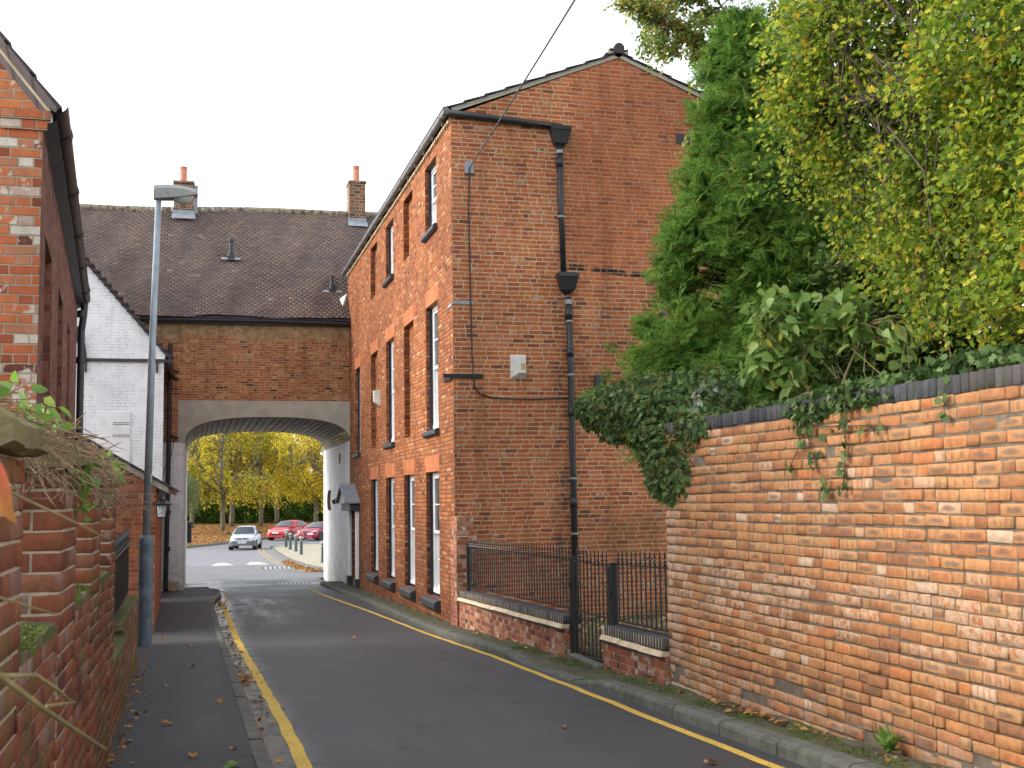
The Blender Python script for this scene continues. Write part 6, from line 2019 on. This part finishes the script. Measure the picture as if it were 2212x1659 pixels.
for k, (xa, xb, lab) in enumerate(((12.95, 13.30, "upright pale timber prop leaning behind the dark red car"), (13.45, 14.05, "pale timber prop leaning further right behind the dark red car"))):
    z0 = lawn_z(xa, 109)
    o = MB().tube([(xa, 109, z0), (xb, 109.3, z0 + 3.1)], [.10, .08], 8).build("timber_prop", M['stake'])
    tag(o, lab, "post", "timber props in the park")
# bollards on the paved island
def bollard(label, loc):
    o = tag(empty("bollard", loc), label, "bollard", "dark bollards on the paved island")
    MB().lathe([(.115, 0), (.115, .05), (.085, .07), (.078, .74), (.10, .76)], 14).build("shaft", M['bollard'], o, local=True)
    MB().lathe([(.086, .70), (.086, .745)], 14).build("band", M['silverband'], o, local=True)
    MB().lathe([(.10, .80), (.12, .82), (.12, .86), (.09, .90), (.03, .94), (.01, .95)], 14).build("cap", M['silverband'], o, local=True)
    MB().lathe([(.08, .74), (.08, .81)], 14).build("neck", M['bollard'], o, local=True)
    return o
for (x, y, lab) in ((5.19, 73.4, "furthest dark bollard, in front of the bright red car"), (5.13, 69.2, "second dark bollard from the back of the row"), (5.17, 65.7, "third dark bollard in the row, before the dark red car"),
                    (5.10, 61.4, "fourth dark bollard, nearest in the row of four"), (5.20, 51.5, "lone near dark bollard against the white leg of the arch")):
    bollard(lab, (x, y, g(y) + .012))
# drain grates
for (x, y, w, d, lab) in ((3.45, 50.4, 1.7, 1.6, "iron drain grate in the road before the paved island"), (2.92, 37.9, 1.15, .55, "iron drain grate in the road inside the arch by the kerb")):
    o = tag(empty("drain_grate", (x, y, g(y) - .095)), lab, "drain", "drain grates")
    MB().box(-w / 2, w / 2, -d / 2, d / 2, -.03, .003).build("pit", M['ink'], o, local=True)
    mb = MB()
    n = 9
    for i in range(n):
        xx = -w / 2 + w * (i + .25) / n
        mb.add([(xx, -d / 2, .006), (xx + w / n * .55, -d / 2, .006), (xx + w / n * 1.0, d / 2, .006), (xx + w / n * .45, d / 2, .006)], [(0, 1, 2, 3)])
    mb.build("bars", M['lead'], o, local=True)
o = MB().cbox(.82, 1.14, 28.3, 28.75, g(28.5) - .13, g(28.5) - .094, .004).build("manhole_cover", M['slate'])
tag(o, "small dark iron cover in the wet road near the left kerb", "drain cover")

# ------------------------------------------------------------------ cars
def text_mesh(s, size, mat, parent, M4):
    cu = bpy.data.curves.new("lettering", 'FONT')
    cu.body = s
    cu.size = size
    cu.align_x = 'CENTER'
    cu.align_y = 'CENTER'
    ob = bpy.data.objects.new("lettering", cu)
    COL.objects.link(ob)
    dg = bpy.context.evaluated_depsgraph_get()
    me = bpy.data.meshes.new_from_object(ob.evaluated_get(dg))
    bpy.data.objects.remove(ob)
    me.transform(M4)
    me.materials.clear()
    me.materials.append(mat)
    o = bpy.data.objects.new("lettering", me)
    COL.objects.link(o)
    o.parent = parent
    return o

def car(name, label, loc, rz, body, cabin, W, paint, plate_txt, plate_z, wheels, wr, lampspec, bumper=None, grille=None, extra=None, mirror=(1.0, .95), indicator=None, group=None):
    """local frame: x across, -y is the front, z up.
    body rows: (y, half width, z bottom, z shoulder, z deck, half width of deck); cabin rows: (y, half base, half roof, z base, z roof)"""
    o = tag(empty(name, loc, rz), label, "car", group)
    P = []
    for (y, hw, zb2, zs, zd, hd) in body:
        half = [(hw * .86, zb2), (hw * .97, zb2 + .06), (hw, (zb2 + zs) / 2), (hw * .985, zs), (hd, zd - .015), (hd * .5, zd + .012), (0, zd + .02)]
        row = [(-x, y, z) for x, z in half] + [(x, y, z) for x, z in half[::-1][1:]]
        P.append(row)
    mb = MB().grid(P)
    for r in (P[0], P[-1]):
        mb.add(r, [tuple(range(len(r)))])
    mb.build("body", paint, o, local=True, smooth=True, sub=2)
    P = []
    for (y, hb_, hr, z0, z1) in cabin:
        half = [(hb_, z0), (hb_ + (hr - hb_) * .55, z0 + (z1 - z0) * .6), (hr, z1 - .05), (hr * .82, z1 - .005), (0, z1 + .012)]
        P.append([(-x, y, z) for x, z in half] + [(x, y, z) for x, z in half[::-1][1:]])
    MB().grid(P).build("cabin", paint, o, local=True, smooth=True, sub=2)
    # glass: windscreen over the first two rows, side windows between the following rows, back light
    def pt(row, s, t_, out):
        y, hb_, hr, z0, z1 = row
        return s * (hb_ + (hr - hb_) * t_ + out), y, z0 + (z1 - z0) * t_
    r0, r1 = cabin[0], cabin[1]
    G_ = [[], []]
    nU = 8
    for v in (0.06, .36, .66, .93):
        row = []
        y = r0[0] + (r1[0] - r0[0]) * v
        hb_ = (r0[1] + (r1[2] - r0[1]) * v) * .90
        z = r0[4] + (r1[4] - r0[4]) * v
        for i in range(nU + 1):
            u = -1 + 2 * i / nU
            row.append((u * hb_, y - .030 + .07 * abs(u) ** 2.5, z + .028 - .02 * abs(u) ** 3))
        G_[0].append(row)
    MB().grid(G_[0]).build("windscreen", M['carglass'], o, local=True, smooth=True)
    for s in (-1, 1):
        for i in range(1, len(cabin) - 2):
            a, b = cabin[i], cabin[i + 1]
            mb = MB()
            ya, yb = a[0] + .05, b[0] - .03
            def lerp(y):
                t_ = (y - a[0]) / (b[0] - a[0])
                return tuple(a[k] + (b[k] - a[k]) * t_ for k in range(5))
            rows = []
            for y in (ya, (ya + yb) / 2, yb):
                rw = lerp(y)
                rows.append([pt((y,) + rw[1:], s, tt, .018) for tt in (.06, .4, .80)])
            mb.grid(rows)
            mb.build("side_window", M['carglass'], o, local=True)
    for (x, y) in [(sx * (W / 2 - .10), yy) for sx in (-1, 1) for yy in wheels]:
        mb = MB()
        sx = 1 if x > 0 else -1
        P_ = []
        n = 20
        for (dx, r) in ((-.09, wr * .7), (-.10, wr * .93), (-.07, wr), (.07, wr), (.10, wr * .93), (.09, wr * .66)):
            P_.append([(x + dx, y + r * math.cos(2 * math.pi * k / n), wr + r * math.sin(2 * math.pi * k / n)) for k in range(n + 1)])
        mb.grid(P_)
        wh_ = mb.build("wheel", M['tyre'], o, local=True, smooth=True)
        mb = MB()
        for k in range(5):
            a = 2 * math.pi * k / 5
            c_, s_ = math.cos(a), math.sin(a)
            mb.add([(x + sx * .085, y + c_ * .05 - s_ * .05, wr + s_ * .05 + c_ * .05), (x + sx * .085, y + c_ * .05 + s_ * .05, wr + s_ * .05 - c_ * .05),
                    (x + sx * .09, y + wr * .66 * c_ + s_ * .045, wr + wr * .66 * s_ - c_ * .045), (x + sx * .09, y + wr * .66 * c_ - s_ * .045, wr + wr * .66 * s_ + c_ * .045)], [(0, 1, 2, 3)])
        mb.add([(x + sx * .092, y + r_ * math.cos(2 * math.pi * k / n), wr + r_ * math.sin(2 * math.pi * k / n)) for r_ in (wr * .56, wr * .68) for k in range(n)], [(k, (k + 1) % n, n + (k + 1) % n, n + k) for k in range(n)])
        mb.add([(x + sx * .02, y + wr * .6 * math.cos(2 * math.pi * k / n), wr + wr * .6 * math.sin(2 * math.pi * k / n)) for k in range(n)], [tuple(range(n))])
        mb.build("rim", M['rim'], wh_, local=True, recalc=False)
        ar = MB().lathe([(wr * 1.16, -.12), (wr * 1.16, .121)], 20).build("wheel_arch", M['ink'], o, local=True)
        ar.data.transform(Matrix.Translation((x - sx * .012, y, wr * 1.03)) @ Matrix.Rotation(rad(90), 4, 'Y'))
    yf = body[0][0]
    for s in (-1, 1):
        x, y, z, rx, rz_, mt = lampspec[0], lampspec[1], lampspec[2], lampspec[3], lampspec[4], M['lamp_clear']
        mb = MB()
        P_ = []
        for (q, d) in ((1.0, .06), (.85, .0), (.5, -.03), (.05, -.04)):
            P_.append([(s * (x + lampspec[5] * math.sin(a) * q) + rx * q * math.cos(a), y + d + abs(q * math.cos(a)) * .0 + (s * math.cos(a) * q) * lampspec[6], z + rz_ * q * math.sin(a) + s * math.cos(a) * q * lampspec[7]) for a in np.linspace(0, 2 * math.pi, 17)])
        mb.grid(P_)
        mb.build("headlight", mt, o, local=True, smooth=True)
        mb = MB()
        mx, mz = mirror
        mb.cbox(s * mx - .11, s * mx + .11, cabin[0][0] + .30, cabin[0][0] + .42, mz - .06, mz + .07, .03)
        mb.box(min(s * (mx - .22), s * (mx - .05)), max(s * (mx - .22), s * (mx - .05)), cabin[0][0] + .34, cabin[0][0] + .40, mz - .05, mz - .01)
        mb.build("door_mirror", indicator[1] if indicator else paint, o, local=True)
    if bumper:
        P_ = []
        for (y, hw, z0, z1) in bumper:
            P_.append([(-hw, y, z0), (-hw * 1.005, y, (z0 + z1) / 2), (-hw, y, z1), (hw, y, z1), (hw * 1.005, y, (z0 + z1) / 2), (hw, y, z0)])
        mb = MB().grid(P_)
        mb.add(P_[0], [tuple(range(6))])
        mb.build("bumper", M['greybumper'], o, local=True)
    pl = MB().cbox(-.26 + plate_z[2], .26 + plate_z[2], plate_z[0] - .012, plate_z[0], plate_z[1] - .056, plate_z[1] + .056, .004).build("number_plate", M['plate'], o, local=True)
    text_mesh(plate_txt, .105, M['ink'], pl, Matrix.Translation((plate_z[2], plate_z[0] - .0145, plate_z[1])) @ Matrix.Rotation(rad(90), 4, 'X'))
    if extra:
        extra(o)
    return o

def ell_patch(cx, cy, cz, rx, rz_, n=20):
    return [(cx + rx * math.cos(2 * math.pi * k / n), cy, cz + rz_ * math.sin(2 * math.pi * k / n)) for k in range(n)]
def ka_extra(o):
    MB().add(ell_patch(0, -1.755, .66, .42, .045), [tuple(range(20))]).build("grille", M['navy'], o, local=True)
    MB().add(ell_patch(0, -1.762, .665, .07, .028), [tuple(range(20))]).build("badge", M['rim'], o, local=True)
    MB().add([(-.55, -1.76, .30), (.55, -1.76, .30), (.50, -1.765, .40), (-.50, -1.765, .40)], [(0, 1, 2, 3)]).build("lower_grille", M['ink'], o, local=True)
    MB().add(ell_patch(-.56, -1.72, .575, .13, .05), [tuple(range(20))]).build("indicator_lamp", M['indicator'], o, local=True)
    MB().add(ell_patch(.56, -1.72, .575, .13, .05), [tuple(range(20))]).build("indicator_lamp", M['lampamber'], o, local=True)
    MB().tube([(0, -.05, 1.40), (0, .16, 1.74)], .006, 5).build("aerial", M['ink'], o, local=True)
    mb = MB()
    mb.tube([(-.45, -.98, .93), (.05, -.90, .985)], .012, 5)
    mb.build("wiper", M['ink'], o, local=True)
    mb = MB()
    mb.tube([(.10, -.98, .93), (.55, -.87, .985)], .012, 5)
    mb.build("wiper", M['ink'], o, local=True)
Y0 = 72.9
car("parked_car" if False else "car", "small rounded silver car driving towards the arch with one orange indicator lit", (2.84, Y0 + 1.7, g(72) - .095), rad(-9),
    [(-1.76, .55, .30, .52, .60, .45), (-1.70, .70, .22, .58, .70, .56), (-1.45, .79, .20, .66, .80, .64), (-.95, .815, .20, .74, .93, .70), (0, .82, .20, .80, .97, .72), (.9, .82, .22, .82, .97, .72), (1.5, .78, .26, .80, .95, .68), (1.80, .62, .32, .70, .85, .52)],
    [(-1.0, .72, .70, .90, .915), (-.30, .72, .54, .94, 1.36), (.30, .73, .55, .95, 1.41), (.95, .72, .53, .95, 1.36), (1.68, .66, .50, .92, 1.0)], 1.62, M['silvercar'], "BN02 PVO", (-1.800, .45, 0), (-1.22, 1.22), .28,
    (.58, -1.60, .705, .115, .10, -.02, .12, .045), [(-1.785, .40, .26, .50), (-1.76, .58, .24, .53), (-1.70, .72, .225, .55), (-1.58, .79, .22, .55), (-1.42, .825, .22, .50), (-1.36, .83, .24, .46)], extra=ka_extra, mirror=(.93, .98), indicator=(1, M['blackplastic']))
# its driver
drv = tag(empty("person", (2.84, 74.6, g(72))), "person in a pale shirt sitting at the wheel of the small silver car", "person")
me = bpy.data.meshes.new("person_body")
cz = g(72) - .095
rot = Matrix.Translation((2.84, Y0 + 1.7, cz)) @ Matrix.Rotation(rad(-9), 4, 'Z')
J = [((-.33, .25, .50), .15), ((-.33, .22, .72), .15), ((-.33, .18, .92), .14), ((-.33, .15, 1.02), .06), ((-.33, .13, 1.12), .085), ((-.33, .12, 1.20), .07),
     ((-.52, .14, .90), .06), ((-.56, -.08, .76), .045), ((-.44, -.33, .86), .036), ((-.14, .14, .90), .06), ((-.10, -.08, .76), .045), ((-.22, -.33, .86), .036),
     ((-.42, -.05, .42), .085), ((-.42, -.42, .48), .06), ((-.24, -.05, .42), .085), ((-.24, -.42, .48), .06)]
E_ = [(0, 1), (1, 2), (2, 3), (3, 4), (4, 5), (2, 6), (6, 7), (7, 8), (2, 9), (9, 10), (10, 11), (0, 12), (12, 13), (0, 14), (14, 15)]
off = wloc(drv)
me.from_pydata([tuple((rot @ Vector(p)) - off) for p, _ in J], E_, [])
ob = bpy.data.objects.new("body", me)
COL.objects.link(ob)
ob.parent = drv
md = ob.modifiers.new("skin", 'SKIN')
for i, (_, r) in enumerate(J):
    me.skin_vertices[0].data[i].radius = (r, r)
me.skin_vertices[0].data[0].use_root = True
ob.modifiers.new("sub", 'SUBSURF').render_levels = 2
me.materials.append(M['skin'])
hair = MB()
hair.lathe([(.02, .10), (.06, .085), (.088, .04), (.09, -.01), (.085, -.03)], 12, tuple(rot @ Vector((-.33, .15, 1.17))))
hair.build("hair", M['slate'], drv, smooth=True)
sh = MB()
sh.lathe([(.165, -.35), (.175, -.1), (.17, .05), (.10, .13), (.06, .14)], 14, tuple(rot @ Vector((-.33, .20, .86))))
sh.build("shirt", M['shirt'], drv, smooth=True)

def focus_extra(o):
    MB().add([(-.60, -2.155, .34), (.60, -2.155, .34), (.42, -2.17, .50), (-.42, -2.17, .50)], [(0, 1, 2, 3)]).build("lower_grille", M['ink'], o, local=True)
    MB().add([(-.46, -2.10, .735), (.46, -2.10, .735), (.44, -2.11, .70), (-.44, -2.11, .70)], [(0, 1, 2, 3)]).build("chrome_bar", M['rim'], o, local=True)
    MB().add(ell_patch(0, -2.115, .74, .085, .035), [tuple(range(20))]).build("badge", M['rim'], o, local=True)
    for s in (-1, 1):
        MB().add([(s * .52, -2.13, .40), (s * .80, -2.04, .36), (s * .80, -2.04, .52), (s * .62, -2.10, .58)], [(0, 1, 2, 3)]).build("side_intake", M['ink'], o, local=True, recalc=False)
car("car", "bright red hatchback parked at an angle under the park trees", (6.75, 92.6, g(90) - .095), rad(-31),
    [(-2.16, .60, .24, .50, .60, .52), (-2.08, .80, .20, .60, .72, .66), (-1.7, .88, .18, .72, .86, .76), (-1.0, .905, .18, .84, 1.00, .80), (0, .91, .18, .90, 1.03, .80), (1.2, .91, .20, .94, 1.05, .80), (1.9, .87, .26, .92, 1.04, .76), (2.18, .72, .34, .80, .95, .60)],
    [(-1.15, .80, .78, .97, .985), (-.20, .80, .60, 1.01, 1.43), (.65, .80, .61, 1.02, 1.48), (1.35, .80, .58, 1.04, 1.44), (2.02, .74, .54, 1.02, 1.10)], 1.82, M['redcar'], "WO61 BPY", (-2.185, .585, 0), (-1.32, 1.33), .325,
    (.66, -1.93, .72, .20, .085, .0, .20, .05), extra=focus_extra, mirror=(1.02, 1.03))
def alfa_extra(o):
    MB().add([(-.17, -2.17, .76), (.17, -2.17, .76), (0, -2.23, .33)], [(0, 1, 2)]).build("shield_grille", M['slate'], o, local=True)
    mb = MB()
    mb.tube([(-.18, -2.175, .77), (.18, -2.175, .77), (0, -2.24, .31), (-.18, -2.175, .77)], .022, 6)
    mb.build("grille_rim", M['rim'], o, local=True)
    for s in (-1, 1):
        MB().add([(s * .22, -2.18, .36), (s * .72, -2.08, .36), (s * .70, -2.08, .46), (s * .22, -2.18, .46)], [(0, 1, 2, 3)]).build("lower_grille", M['ink'], o, local=True, recalc=False)
car("car", "deep red sports car with a triangular grille, half hidden by the white arch leg", (8.75, 89.6, g(88) - .095), rad(-34),
    [(-2.18, .58, .22, .46, .54, .50), (-2.10, .80, .18, .56, .66, .66), (-1.7, .88, .16, .68, .80, .74), (-.9, .90, .16, .80, .93, .78), (0, .905, .17, .84, .95, .78), (1.2, .905, .19, .87, .97, .78), (1.8, .86, .24, .86, .96, .72), (2.08, .70, .32, .74, .88, .56)],
    [(-1.05, .78, .76, .90, .915), (-.05, .78, .56, .94, 1.32), (.70, .78, .57, .95, 1.37), (1.30, .76, .54, .96, 1.28), (1.95, .70, .50, .94, 1.0)], 1.80, M['winecar'], "HK57 TWP", (-2.17, .52, .46), (-1.32, 1.22), .32,
    (.62, -1.95, .66, .20, .075, .0, .18, .05), extra=alfa_extra, mirror=(1.0, .95))
